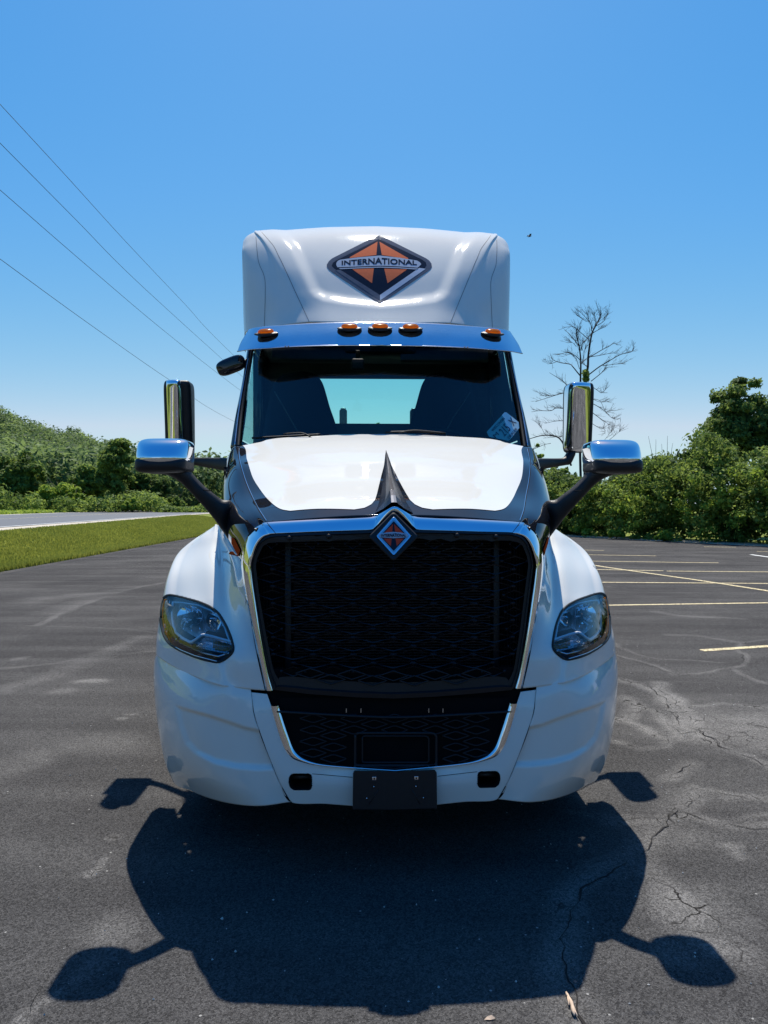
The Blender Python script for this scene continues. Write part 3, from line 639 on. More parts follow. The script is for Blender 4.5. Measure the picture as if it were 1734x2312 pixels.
# long grass along the far roadside and on the slope
K = 5200; Yg = rng.uniform(40, 130, K); X0 = Xn(Yg)-15.8-rng.random(K)**1.6*14
V, Fq, t = leaf_cloud(np.stack([X0, Yg, .78+0*X0], 1), (.5, .5, .22), 9, .2, .6, .25)
tag(mesh_obj('tall_grass', V, Fq, 'leaf_light', None, False, attr=t), 'unmown grass along the far side of the road', 'grass', kind='stuff')
# mown lawn strip: short blades
K = 150000; Yg = rng.uniform(12, 62, K)**1.0; Xl = -9.42-rng.random(K)**1.5*(-9.42-Xg(Yg)); zz = terrain(Xl, Yg); zz = np.where(Xl > -9.75, .0, zz)
hgt = (.05+.05*rng.random(K))*(1+1.0*(Xl > -9.9)*rng.random(K)); ang = rng.random(K)*math.pi; ww = .012+.0004*Yg; lean = (rng.random((K, 2))-.5)*.06
V = np.stack([np.stack([Xl-np.cos(ang)*ww, Yg-np.sin(ang)*ww, zz-.01], 1), np.stack([Xl+np.cos(ang)*ww, Yg+np.sin(ang)*ww, zz-.01], 1), np.stack([Xl+lean[:, 0], Yg+lean[:, 1], zz+hgt], 1)], 1).reshape(-1, 3)
t = np.clip(.45+.3*(fbm(Xl, Yg*.6, 1.6, 5)-.5)*2+.2*rng.normal(size=K), 0, 1)
tag(mesh_obj('lawn_grass', V, np.arange(K*3).reshape(-1, 3), 'blade', None, False, attr=np.repeat(t, 3)), 'mown lawn between the parking lot and the road', 'grass', kind='stuff')

# thicket along the far edge of the lot on the right
TOPS = [(1100, 1062), (1180, 1060), (1233, 1052), (1300, 1062), (1400, 1046), (1440, 1028), (1470, 1020), (1514, 1024), (1545, 1008), (1572, 972), (1605, 955), (1640, 985), (1680, 1016), (1734, 990), (2100, 1000)]
def tz(px, Y): return H+(HOR-np.interp(px, [a for a, b in TOPS], [b for a, b in TOPS]))/F*Y
EX, EY = np.array([15., 30.]), np.array([-5.4, 8.9])/math.hypot(5.4, 8.9)
def thicket(K, dmin, dmax, fmin, fmax, R_, n, leaf, m, tint, name, label, smin=-13, smax=26, ts=.2, shell=.3):
    s = rng.uniform(smin, smax, K); d = rng.uniform(dmin, dmax, K)
    X = EX[0]+EY[0]*s+(8.9/10.4)*d; Y = EX[1]+EY[1]*s+(5.4/10.4)*d
    top = tz(CX+X/Y*F, Y)-.45+.9*(fbm(s*1.4, d*0, 1.0, 88)-.5); z = top*(fmin+(fmax-fmin)*rng.random(K)**.8)*(1-.25*np.clip((1-d/2.2), 0, 1)*rng.random(K))
    tt = np.clip(tint+.55*(fbm(s*1., z, 1.3, 77)-.5)*2+.14*rng.normal(size=K), 0, 1)
    rv = R_*rng.uniform(.5, 1.35, K); V, Fq, t = leaf_cloud(np.stack([X, Y, z], 1), np.stack([rv, rv, rv*.7], 1), n, leaf, tt, ts, shell)
    return tag(mesh_obj(name, V, Fq, m, None, False, attr=t), label, 'thicket', kind='stuff')
thicket(900, 1.6, 4.5, .05, .97, .85, 60, .13, 'leaf_dark', .3, 'thicket_light_block', 'darkened inner foliage added to block light through the thicket edging the lot')  # inner leaves given a darker colour and added to block light
thicket(1500, .2, 3.2, .02, 1.0, .50, 75, .085, 'leaf_mid', .45, 'thicket', 'dense mixed thicket edging the far side of the lot')
thicket(330, -.1, 2.0, .0, .85, .42, 60, .085, 'leaf_light', .35, 'thicket_vines', 'paler vines scrambling over the thicket front')
def t_at(name, label, cat, px, Y, topy, wpx, m, leaf, n, k, seed, **kw):
    X = (px-CX)/F*Y; hgt = H+(HOR-topy)/F*Y
    return tree(name, label, cat, (X, Y, -.05), hgt, wpx/2/F*Y, m, leaf, n, k, seed, **kw)
t_at('leafy_tree', 'big leafy tree rising over the thicket at far right', 'tree', 1668, 41, 852, 168, 'leaf_dark', .115, 190, 200, 21, low=.30, tint=.62, tr=.14, shape=1.05)
t_at('leafy_tree', 'second leafy tree cut off by the right picture edge', 'tree', 1765, 40, 875, 130, 'leaf_dark', .115, 160, 110, 22, low=.25, tint=.6, tr=.14)
t_at('young_tree', 'small pale green tree left of the big leafy tree', 'tree', 1590, 39, 982, 60, 'leaf_light', .09, 120, 50, 23, low=.3, tint=.2, tr=.06)
t_at('young_tree', 'little tree peeking past the right hood side', 'tree', 1215, 48, 990, 34, 'leaf_light', .1, 90, 30, 24, low=.4, tint=.3, tr=.06)
t_at('young_tree', 'small crown between the hood side and the right door mirror', 'tree', 1262, 47, 1022, 60, 'leaf_mid', .1, 90, 40, 25, low=.3, tint=.6, tr=.06)
t_at('young_tree', 'dark little crown just right of the right hood mirror', 'tree', 1468, 38, 1010, 44, 'leaf_dark', .08, 110, 40, 26, low=.4, tint=.6, tr=.06)
t_at('low_shrub', 'yellow-green shrub at the lot edge beside the right fender', 'shrub', 1310, 39.5, 1172, 58, 'leaf_light', .07, 90, 40, 27, low=0, tint=.75, tr=.03)
t_at('low_shrub', 'bright shrub spilling onto the far edge of the lot', 'shrub', 1392, 36.4, 1188, 44, 'leaf_light', .06, 90, 40, 28, low=0, tint=.7, tr=.03)
t_at('low_shrub', 'small bright shrub below the middle of the thicket', 'shrub', 1500, 34.2, 1198, 40, 'leaf_light', .06, 90, 34, 29, low=0, tint=.5, tr=.03)
t_at('rear_treetop', 'small leafy treetop seen through the rear cab window', 'tree', 858, 60, 936, 44, 'leaf_mid', .14, 90, 36, 30, low=.6, tint=.5, tr=.1)
t_at('rear_treetop', 'thin sapling top low in the rear cab window', 'tree', 808, 60, 950, 14, 'leaf_mid', .1, 60, 12, 31, low=.8, tint=.5, tr=.06)

# thin leafless stems poking out of the thicket
ST = tag(empty('bare_sapling', (at(1478, 1216, 37).x, 37, 0)), 'thin leafless saplings sticking up right of the right hood mirror', 'sapling')
sb = np.array(ST.location)
for k, (a_, b_) in enumerate((((1478, 1080), (1464, 985)), ((1486, 1080), (1481, 992)), ((1500, 1080), (1507, 984)), ((1512, 1080), (1519, 1000)), ((1492, 1080), (1494, 1002)))):
    p0, p1 = np.array(at(*a_, 37)), np.array(at(*b_, 37)); tube('stem', crom([p0-sb, (p0+p1)/2-sb+np.array([.05*(-1)**k, 0, 0]), p1-sb], 8), np.linspace(.018, .006, 8), 'deadbark', ST, 5)
# ---- bare dead tree behind the right mirrors
def ZT(p): return (1200+p[0]/6.9125, 690+p[1]/6.9125)
DT = empty('dead_tree', (at(1318, 1216, 44).x, 44, 0)); tag(DT, 'bare dead tree with twin trunks rising behind the right mirrors', 'tree')
DB = np.array(DT.location)
def tp(p, dy=0): return np.array(at(*ZT(p), 44+dy))-DB
rg = random.Random(5)
def limb_geo(pts, r0, r1, dy):
    n = len(pts); P = np.array([tp(p, dy*i/(n-1)+(rg.random()-.5)*.12*(i > 0)) for i, p in enumerate(pts)])
    Q = crom(P, n*4); return Q, tube_geo(Q, np.linspace(r0, r1, len(Q)), 6)
def twigs(Q, parts, ln, k, r):
    for _ in range(k):
        i = rg.randint(len(Q)//4, len(Q)-2); d = Q[i+1]-Q[i]; d /= np.linalg.norm(d)
        s = Q[i]; v = d*.8+np.array([rg.uniform(-1, 1), rg.uniform(-1, 1), rg.uniform(-.25, 1.0)])*.75; v /= np.linalg.norm(v)
        l = ln*rg.uniform(.4, 1); m_ = s+v*l*.5+np.array([0, 0, .05*l]); e = s+v*l+np.array([rg.uniform(-.1, .1), 0, rg.uniform(0, .2)])*l
        T = crom([s, m_, e], 5); parts.append(tube_geo(T, np.linspace(r, r*.45, 5), 4, caps=False))
        if l > .35:
            for _ in range(3):
                j = rg.randint(1, 3); v2 = v*.7+np.array([rg.uniform(-1, 1), rg.uniform(-1, 1), rg.uniform(-.3, .9)])*.7
                parts.append(tube_geo([T[j], T[j]+v2*l*.22, T[j]+v2*l*.4+np.array([0, 0, .05])*l], [r*.6, r*.5, r*.35], 3, caps=False))
Q1, g1 = limb_geo([(830, 3600), (835, 2600), (840, 1700), (850, 1150), (880, 950), (890, 750), (940, 450), (1000, 320), (1060, 200), (1100, 110)], .105, .02, .3)
mesh_obj('trunk', *g1, 'deadbark', DT); P_ = []; twigs(Q1[18:], P_, 1.0, 14, .012)
Q2, g2 = limb_geo([(800, 3600), (760, 2400), (755, 1700), (765, 1150), (768, 850), (745, 650), (710, 500), (700, 380)], .08, .02, -.6)
mesh_obj('trunk', *g2, 'deadbark', DT); twigs(Q2[16:], P_, .9, 12, .012)
LM = [([(880, 1090), (1050, 960), (1150, 900), (1250, 840), (1400, 760), (1560, 720), (1610, 630)], .05), ([(900, 810), (1100, 690), (1200, 640), (1280, 590), (1350, 620)], .035),
 ([(900, 800), (1050, 780), (1200, 750), (1350, 735)], .03), ([(1110, 940), (1300, 915), (1470, 905)], .025), ([(930, 1180), (1080, 1060), (1170, 970), (1260, 960)], .035), ([(950, 430), (1060, 370), (1160, 330)], .03),
 ([(1000, 320), (1120, 250), (1200, 120)], .028), ([(1010, 300), (1070, 200), (1070, 100)], .025), ([(1000, 320), (990, 200), (985, 110)], .02), ([(940, 400), (920, 280), (830, 170), (740, 80)], .03), ([(950, 360), (890, 200), (845, 80)], .025), ([(860, 250), (780, 200), (710, 150)], .018),
 ([(755, 1090), (650, 960), (600, 915), (450, 890), (340, 850), (310, 815)], .045), ([(380, 880), (330, 900), (250, 915)], .02), ([(760, 850), (680, 780), (560, 730), (400, 775)], .03),
 ([(745, 640), (680, 550), (600, 450), (520, 380)], .035), ([(880, 520), (780, 430), (650, 330), (500, 345)], .028), ([(770, 910), (830, 850), (890, 800)], .04), ([(785, 700), (790, 600), (850, 530), (940, 430)], .035), ([(870, 950), (800, 905)], .04),
 ([(700, 640), (640, 580), (560, 585)], .02), ([(740, 620), (720, 480), (700, 390)], .02), ([(790, 900), (830, 700), (870, 620)], .02), ([(750, 990), (690, 820), (620, 760), (540, 780)], .02),
 ([(760, 1500), (620, 1335), (540, 1230), (460, 1160), (280, 1045)], .045), ([(760, 1480), (620, 1355), (540, 1355), (400, 1390), (280, 1430), (60, 1500)], .045), ([(400, 1390), (250, 1410), (130, 1405)], .02),
 ([(780, 1680), (620, 1620), (500, 1605), (380, 1600), (300, 1640), (120, 1640), (0, 1660)], .045), ([(780, 1830), (610, 1805), (400, 1800), (200, 1840)], .035), ([(780, 1700), (610, 1850), (560, 1950), (500, 2020)], .03), ([(780, 2150), (610, 2080), (540, 2050), (400, 2050), (180, 2070)], .03),
 ([(620, 2500), (520, 2212), (460, 2100), (400, 2050), (300, 2025), (150, 2030), (0, 2070), (-200, 2130)], .07), ([(300, 2150), (200, 2170), (60, 2230), (-80, 2260)], .02), ([(220, 2030), (150, 1900), (60, 1780)], .015),
 ([(860, 1480), (1030, 1570), (1150, 1650), (1250, 1750), (1350, 1780)], .03), ([(860, 1600), (1030, 1730), (1130, 1800), (1250, 1880)], .03), ([(860, 1200), (1040, 1330), (1100, 1360), (1190, 1270)], .025), ([(860, 1780), (1040, 1900), (1140, 1930), (1150, 2010)], .02), ([(1150, 2150), (1330, 2000), (1450, 1900)], .02), ([(860, 1400), (1050, 1500), (1200, 1500)], .02), ([(1100, 2150), (1210, 2010), (1280, 1940)], .015), ([(860, 1450), (1060, 1480), (1150, 1640), (1250, 1640)], .02)]
for i, (p, r) in enumerate(LM):
    Q, g = limb_geo(p, r*.8, r*.22, rg.uniform(-1.2, 1.2)); mesh_obj('branch', *g, 'deadbark', DT)
    twigs(Q, P_, .5+.3*rg.random(), 4+int(len(p)*2.2), .008)
tag(mesh_obj('twigs', *join_geo(P_), 'deadbark', DT), kind='stuff')
c = np.array([tp((845+rg.uniform(-22, 25), 1020+150*k/40+rg.uniform(0, 8)), rg.uniform(-.3, .2)) for k in range(40)])
V, Fq, t = leaf_cloud(c, (.16, .16, .14), 40, .05, .6); mesh_obj('ivy', V, Fq, 'leaf_mid', DT, False, attr=t)

# ---- power line
def pole(name, x, y, z0, label):
    e = tag(empty(name, (x, y, z0)), label, 'utility pole', 'poles carrying the roadside power line')
    tube('pole', [(0, 0, -.5), (0, 0, 6), (0, 0, 11.4)], [.16, .14, .10], 'wood', e, 12)
    for z in (10.9, 9.95, 8.95, 7.25):
        s = tube('insulator', [(.05, 0, z-.12), (.2, 0, z-.12), (.3, 0, z-.08), (.32, 0, z+.02)], [.03, .03, .05, .05], 'plastic', e, 8)
    return e
WIRES = [([(5, 229), (152, 392), (289, 545), (416, 681), (532, 804)], 10.95), ([(0, 312), (176, 494), (317, 638), (508, 814), (546, 847)], 10.0), ([(0, 420), (212, 608), (388, 758), (543, 880)], 9.0), ([(0, 577), (205, 730), (388, 859), (532, 952)], 7.4)]
pole('utility_pole', -9.42, 17.6, 0, 'wooden pole carrying four wires just outside the left picture edge')
pole('utility_pole', -9.42, 96, .2, 'wooden pole hidden behind the truck where the wires end')
names = ['topmost of the four wires, ending at the insulator in the left corner', 'second of the four wires counted from the top', 'third wire from the top, running down past the small cab mirror', 'lowest and separate wire, passing behind the left door mirror']
for (pts, z1), nm in zip(WIRES, names):
    P = []
    for px, py in pts:
        u = (px-CX)/F; Y = -9.0/u; P.append(np.array(W(px, py, Y)))
    P = [np.array([-9.1, 17.6, P[0][2]+.0])]+P[1:]; last = P[-1]
    P.append(np.array([-9.1, 96, z1+.2])); Q = crom(P, 60); Q[:, 0] = -9.05
    o = tube('power_line', Q, .0075, 'wire', None, 5); tag(o, nm, 'power line', 'wires of the roadside power line')
I = tag(empty('line_insulator', (-9.05, 17.9, W(2, 224, 17.9).z)), 'black insulator with wire loop at the left picture edge', 'insulator')
zz = 0
tube('insulator_body', [(-.02, 0, -.10), (-.02, 0, .02), (.0, 0, .06)], [.05, .035, .02], 'plastic', I, 10)
tube('clamp', [(-.08, 0, 0), (.03, 0, -.04)], .035, 'plastic', I, 8)
th = np.linspace(0, 2*math.pi, 20); tube('wire_loop', np.stack([.055+.035*np.cos(th), 0*th, -.05+.02*np.sin(th)], 1), .008, 'wire', I, 5)
# bird
b0 = W(1196, 534, 40); B = tag(empty('bird', b0, .4), 'tiny dark bird flying right of the roof fairing', 'bird')
tube('body', crom([(-.11, 0, -.05), (-.04, 0, 0), (.05, 0, .03), (.12, 0, .06)], 10), np.array([.004, .012, .025, .034, .036, .034, .028, .02, .016, .006]), 'bird', B, 8)
for s in (-1, 1):
    mesh_obj('wing', [(.03, 0, .02), (-.05, 0, .0), (-.07, s*.10, .09), (.04, s*.12, .10), (-.02, s*.26, .05), (-.03, s*.22, .06), (.03, 0, .03), (-.05, 0, .01), (-.07, s*.10, .10), (.04, s*.12, .11)], [(0, 1, 2, 3), (3, 2, 5, 4), (6, 9, 8, 7)], 'bird', B, False)
# ================================================================== THE TRUCK (local frame: x right, y rearwards from the bumper, z up)
TR = tag(empty('semi_truck', TO, TA), 'white and black day cab semi truck facing the viewer with chrome grille surround', 'truck')
def l(x, y, z): return ('l', x, y, z)
# ---- hood -----------------------------------------------------------
HR = [
 [l(0, 1.29, 2.112), l(-.22, 1.288, 2.110), l(-.45, 1.275, 2.098), l(-.66, 1.25, 2.08), (556, 1005, 1.22), (538, 1008, 1.20), (527, 1010, 1.205), (514, 1034, 1.23), (506, 1072, 1.25), (501, 1120, 1.27), (499, 1180, 1.28)],
 [l(0, 1.02, 2.035), l(-.21, 1.02, 2.033), l(-.42, 1.015, 2.020), l(-.62, 1.01, 1.997), (559, 1028, 1.0), (539.5, 1032, 1.0), (527, 1038, 1.0), (512, 1060, 1.01), (503.5, 1090, 1.02), (500, 1130, 1.04), (498, 1187, 1.07)],
 [l(0, .76, 1.935), l(-.20, .76, 1.932), l(-.39, .76, 1.920), l(-.56, .76, 1.903), (568, 1051, .76), (544, 1057, .76), (529, 1066, .76), (511, 1090, .77), (501, 1118, .79), (499.5, 1158, .81), (502, 1205, .83)],
 [l(0, .42, 1.800), l(-.19, .42, 1.798), l(-.36, .42, 1.788), (640, 1100, .5), (597, 1108, .5), (567, 1114, .5), (549, 1118, .5), (526, 1128, .505), (508, 1148, .52), (505, 1185, .55), (516, 1231, .60)],
 [l(0, .10, 1.700), l(-.18, .10, 1.698), l(-.34, .10, 1.689), (650, 1145, .31), (612, 1150, .31), (585, 1154, .313), (570, 1160, .315), (549, 1170, .32), (532, 1188, .34), (524, 1212, .37), (530, 1250, .41)],
 [l(0, -.073, 1.629), l(-.17, -.073, 1.626), l(-.32, -.070, 1.617), (660, 1174, .217), (628, 1177, .219), (603, 1179, .222), (589, 1185, .245), (573, 1196, .25), (560, 1212, .25), (551, 1236, .255), (546, 1266, .26)]]
NH, MH = 110, 170
HV = net(HR, NH, MH); HF = gridfaces(NH, MH)
HVm = HV.reshape(-1, 3)
panel('hood', HVm, HF, 'black', TR, join=True)
hoodT = bvh(HVm, orient(HVm, HF))
HFULL = bvh(np.concatenate([HVm, HVm*np.array([-1, 1, 1])]), np.concatenate([HF, HF+len(HVm)]))
# panel gap along the hood seam: a dark narrow groove strip
def on_hood(px, py, off=.002): return np.array(hit(px, py, hoodT, off))
def seam(name, pts, T, wpx, m, parent, off=.0015, mirror=True, n=40):
    Q = arc(crom(pts, 60), n); t = np.gradient(Q, axis=0); t /= np.linalg.norm(t, axis=1)[:, None]; N = np.stack([-t[:, 1], t[:, 0]], 1)*wpx/2
    A = [np.array(hit(*q, T, off)) for q in Q+N]; B_ = [np.array(hit(*q, T, off)) for q in Q-N]
    V = np.array(A+B_); Fc = np.array([(i, i+1, n+i+1, n+i) for i in range(n-1)])
    return panel(name, V, Fc, m, parent, both=mirror, thick=0)
seam('panel_gap', [(538, 1010), (539, 1034), (546, 1062), (558, 1098), (579, 1143), (600, 1177)], hoodT, 1.6, 'dark', TR)
seam('gap_edge', [(540, 1012), (541, 1034), (548, 1062), (560, 1098), (581, 1143), (602, 1176)], hoodT, 1.2, 'silver', TR, off=.0022)
# white two-tone paint on the hood top
def xy_of(px, py):
    p = hit(px, py, hoodT); return (p.x, p.y)
outer = [(-.865, 1.232)]+[xy_of(*p) for p in [(555, 1016), (558, 1039), (569, 1074), (589, 1108), (604, 1127), (619, 1141), (634, 1150), (655, 1154)]]
yt = .88
inner = [(-.001, 1.283), (-.001, yt)]+[xy_of(*p) for p in [(867, 1052), (861, 1074), (856, 1095), (851, 1116), (847, 1129), (839, 1139), (824, 1147), (800, 1151)]]
# both edges share parameter: build a coons-like fan in plan view
def whites(sgn):
    n, m_ = 60, 60
    P = np.array([outer[0]]+outer[1:]); Q = np.array(inner)
    yb = [outer[-1][1], inner[-1][1]]
    O = arc(crom(P, 90), n); I_ = np.zeros((n, 2))
    ys_ = O[:, 1]
    ii = arc(np.array(Q), 200)
    # pair by fraction of depth
    fo = (ys_-ys_[0])/(ys_[-1]-ys_[0]); fi = (ii[:, 1]-ii[0, 1])/(ii[-1, 1]-ii[0, 1])
    for k in range(n):
        j = int(np.argmin(abs(fi-fo[k]))); I_[k] = ii[j]
    V = []
    for k in range(n):
        for j in range(m_):
            t = j/(m_-1); x, y = O[k]*(1-t)+I_[k]*t
            p, nn, _, _ = hoodT.ray_cast(Vector((min(x, -.0003), y, 3)), Vector((0, 0, -1)))
            if p is None: p, nn, _, _ = hoodT.find_nearest(Vector((x, y, 2.0)))
            if nn.z < 0: nn = -nn
            q_ = np.array(p+nn*.0022)
            if j == m_-1 and q_[0] > -.0035: q_[0] = 0.0
            V.append(q_)
    return np.array(V), gridfaces(n, m_)
Vw, Fw = whites(1)
panel('white_hood_paint', Vw, Fw, 'white', TR, both=True, thick=0)
# raised centre spine running up to the badge
rows = []
for t in np.linspace(0, 1, 12):
    y = yt-.01-t*(yt+.045); p, nn, _, _ = HFULL.ray_cast(Vector((0.0005, y, 3)), Vector((0, 0, -1))); z = p.z
    wd = .004+.062*t**1.0+(.0 if t < .75 else .02*((t-.75)/.25)**2); h_ = .004+.046*t
    rows.append([(-wd, y, z+.001), (-wd*.55, y-.0, z+h_*.42), (-.012*t, y, z+h_*.97), (0, y, z+h_), (.012*t, y, z+h_*.97), (wd*.55, y, z+h_*.42), (wd, y, z+.001)])
SV = np.array(rows); panel('hood_spine', SV.reshape(-1, 3), gridfaces(12, 7), 'spine', TR, both=False, thick=0, smooth=False)
# unused outlines: painted dark reflection of the mirror arm, and a rubber latch
for pts, m_ in () and (([(505, 1090), (508, 1072), (515, 1060), (521, 1064), (524, 1075), (518, 1080), (510, 1084), (504, 1098)], 'dark'), ([(545, 1182), (552, 1176), (559, 1184), (559, 1191), (553, 1192), (547, 1186)], 'plastic')):
    decal('arm_reflection_latch', pts, lambda x, y: np.array(hit(x, y, hoodT, .003)), m_, TR, mirror=True, maxe=5)

# ---- fenders --------------------------------------------------------
FR_ = [
 [(500, 1188, 1.02), (497, 1187, 1.06), (493, 1186, 1.10), (489, 1184, 1.14), (486, 1184, 1.15), (485, 1186, 1.22), (484, 1188, 1.26), (482, 1190, 1.30), l(-1.15, 1.55, 1.50)],
 [(514, 1216, .72), (506, 1214, .86), (497, 1212, .96), (488, 1210, .985), (479, 1210, 1.01), (460, 1209, 1.10), (445, 1216, 1.17), (430, 1225, 1.22), l(-1.20, 1.50, 1.40)],
 [(530, 1240, .52), (516, 1240, .72), (500, 1240, .82), (488, 1240, .835), (474, 1240, .86), (450, 1239, .97), (420, 1250, 1.06), (398, 1256, 1.15), l(-1.24, 1.45, 1.28)],
 [(546, 1276, .31), (530, 1284, .45), (508, 1290, .54), (490, 1290, .57), (472, 1290, .61), (440, 1290, .72), (405, 1295, .83), (378, 1303, .95), l(-1.27, 1.30, 1.12)],
 [(556, 1340, .27), (534, 1345, .34), (512, 1350, .41), (492, 1350, .43), (470, 1350, .46), (436, 1350, .54), (398, 1352, .66), (367, 1352, .81), l(-1.275, 1.16, 1.0)],
 [(566, 1400, .24), (544, 1403, .26), (520, 1406, .30), (496, 1408, .335), (480, 1408, .355), (436, 1408, .395), (392, 1408, .52), (358, 1408, .74), l(-1.265, 1.08, .92)],
 [(580, 1480, .19), (556, 1477, .195), (530, 1474, .205), (504, 1471, .225), (484, 1469, .232), (446, 1462, .275), (394, 1452, .42), (353, 1446, .66), l(-1.26, 1.02, .86)],
 [(598, 1559, .14), (572, 1557, .145), (546, 1554, .155), (518, 1551, .175), (494, 1547, .20), (450, 1532, .243), (395, 1507, .395), (352, 1476, .62), l(-1.25, .98, .82)]]
NF, MF = 140, 190
FVg = net(FR_, NF, MF); FVf = FVg.reshape(-1, 3).copy(); FF0 = orient(FVf, gridfaces(NF, MF))
fenT = bvh(FVf, FF0)
HL = [(369, 1350), (379, 1343), (402, 1347), (425, 1353), (448, 1359), (475, 1370), (493, 1384), (509, 1410), (520, 1435), (528, 1464), (526, 1473), (515, 1483), (504, 1491), (493, 1496), (460, 1489), (438, 1482), (417, 1473), (399, 1464), (382, 1453), (374, 1442), (369, 1430), (365, 1413), (363, 1397), (362.5, 1383), (364, 1368)]
HLs = arc(np.array(HL+[HL[0]], float), 90)[:-1]
def smooth_loop(P, k=3):
    P = np.array(P, float)
    for _ in range(k): P = (np.roll(P, 1, 0)+2*P+np.roll(P, -1, 0))/4
    return P
HLs = smooth_loop(HLs, 2)
fx, fy = projv(FVf); insv = inpoly(fx, fy, HLs) & (dseg(fx, fy, HLs) > 1.0)
keep = ~(insv[FF0].any(1))
panel('fender', FVf, FF0[keep], 'white', TR, thick=.004)
for P in ([(1335, 1280), (1338.5, 1283), (1343.5, 1288), (1342, 1288.5), (1337, 1284)],):
    tube('paint_scratch', [np.array(hit(2*864-x, y, fenT, .001))*np.array([-1, 1, 1]) for x, y in ((1335, 1280), (1339, 1284), (1343, 1288))], .0016, 'trim', TR, 4)
# inner arch liner closing the fender from behind
for s in (-1, 1):
    box('arch_liner', (s*.90, 1.25, .70), (.45, .05, .7), 'dark', TR)

def ringband(name, P, T, off0, w0, off1, m, parent, mirror=True, n=None):
    """closed rounded moulding following outline P, half-width w0 px, raised off1"""
    P = np.asarray(P, float); n = len(P); c = P.mean(0)
    t = np.roll(P, -1, 0)-np.roll(P, 1, 0); t /= np.linalg.norm(t, axis=1)[:, None]; N = np.stack([t[:, 1], -t[:, 0]], 1)
    if ((P-c)*N).sum() < 0: N = -N
    prof = [(w0, off0), (w0*.6, off1), (-w0*.2, off1), (-w0, off0-.004)]
    V = []
    for k, (dw, of) in enumerate(prof): V += [np.array(hit(*q, T, of)) for q in P+N*dw]
    V = np.array(V); Fc = np.array([(k*n+i, k*n+(i+1) % n, (k+1)*n+(i+1) % n, (k+1)*n+i) for k in range(len(prof)-1) for i in range(n)])
    return panel(name, V, Fc, m, parent, both=mirror, thick=0)
INW = Vector((.12, .98, -.05)).normalized()
def fp(px, py, dep=0.0): p = hit(px, py, fenT); return np.array(p+INW*dep)
def both(o):   # mirrored twin of a left part
    return o
HLobj = []
def hl_part(name, V, Fc, m, smooth=True):
    V = np.asarray(V, float); r = []
    for i, s in enumerate((1, -1)):
        FF = [tuple(f) if s > 0 else tuple(f)[::-1] for f in Fc]
        o = mesh_obj(name, V*np.array([s, 1, 1]), FF, m, HLobj[i] if HLobj else TR, smooth)
        r.append(o)
    return r
# housing bowl: walls from the outline to a smaller outline deeper in
n = len(HLs); c = HLs.mean(0)
rowsH = []
for dep, sc in ((.002, 1.0), (.03, .985), (.08, .95), (.10, .9)):
    rowsH.append([fp(*((q-c)*sc+c), dep) for q in HLs])
cen = np.mean(rowsH[-1], axis=0)
V = np.concatenate([np.array(r) for r in rowsH]+[[cen]]); Fc = [(k*n+i, (k+1)*n+i, (k+1)*n+(i+1) % n, k*n+(i+1) % n) for k in range(3) for i in range(n)]+[(3*n+i, 4*n, 3*n+(i+1) % n) for i in range(n)]
M['housing'] = mat('lamp_housing', (.012, .014, .020), .5, spec=.15, nscale=20, namt=.2)
HLobj = hl_part('headlight', V, Fc, 'housing'); 
def mir_parent(objs):
    for o, p in zip(objs, HLobj): o.parent = p
mir_parent(ringband('bezel', HLs, fenT, .001, 3.2, .006, 'rubber', TR))
def sc_loop(P, k): c_ = P.mean(0); return (P-c_)*k+c_
# chrome pinstripe round the bezel, clear lens
lensP = sc_loop(HLs, .975)
V2, Fc2 = poly_mesh(lensP, 14); 
def lens_pt(x, y):
    d = dseg(np.array([x]), np.array([y]), HLs)[0]; return np.array(hit(x, y, fenT, .002+.010*float(sstep(d/22))))
mir_parent(decal('lens', lensP, lens_pt, 'lens', TR, mirror=True, th=0))
def ptube(name, pts, dep, r, m, ell=1.0, n=40, fr=arc):
    Q = arc(np.array(pts, float), n); P = np.array([fp(*q, dep) for q in Q]); V, Fc = tube_geo(P, r, 8, ell); return hl_part(name, V, Fc, m)
ptube('light_guide', [(389, 1360), (387, 1380), (388, 1400), (391, 1415), (396, 1430), (412, 1442), (429, 1451), (438, 1446), (456, 1433), (475, 1437), (500, 1444), (521, 1450)], .010, .0065, 'lamptrim')
ptube('light_guide', [(389, 1360), (410, 1361), (447, 1367), (475, 1379), (492, 1393), (506, 1418), (516, 1446)], .010, .0040, 'lamptrim')
ptube('divider', [(449, 1372), (453, 1390), (459, 1430)], .03, .003, 'silver')
ptube('amber_marker', [(373.5, 1354), (369.5, 1370), (369, 1392), (371.5, 1413), (377, 1431), (388, 1448)], .004, .008, 'amber', .8)
ptube('marker_trim', [(381, 1356), (379, 1380), (381, 1408), (387, 1430), (396, 1445)], .016, .003, 'chrome')
ptube('chrome_lip', [(390, 1458), (410, 1468), (440, 1480), (470, 1488), (490, 1493)], -.002, .0024, 'silver')
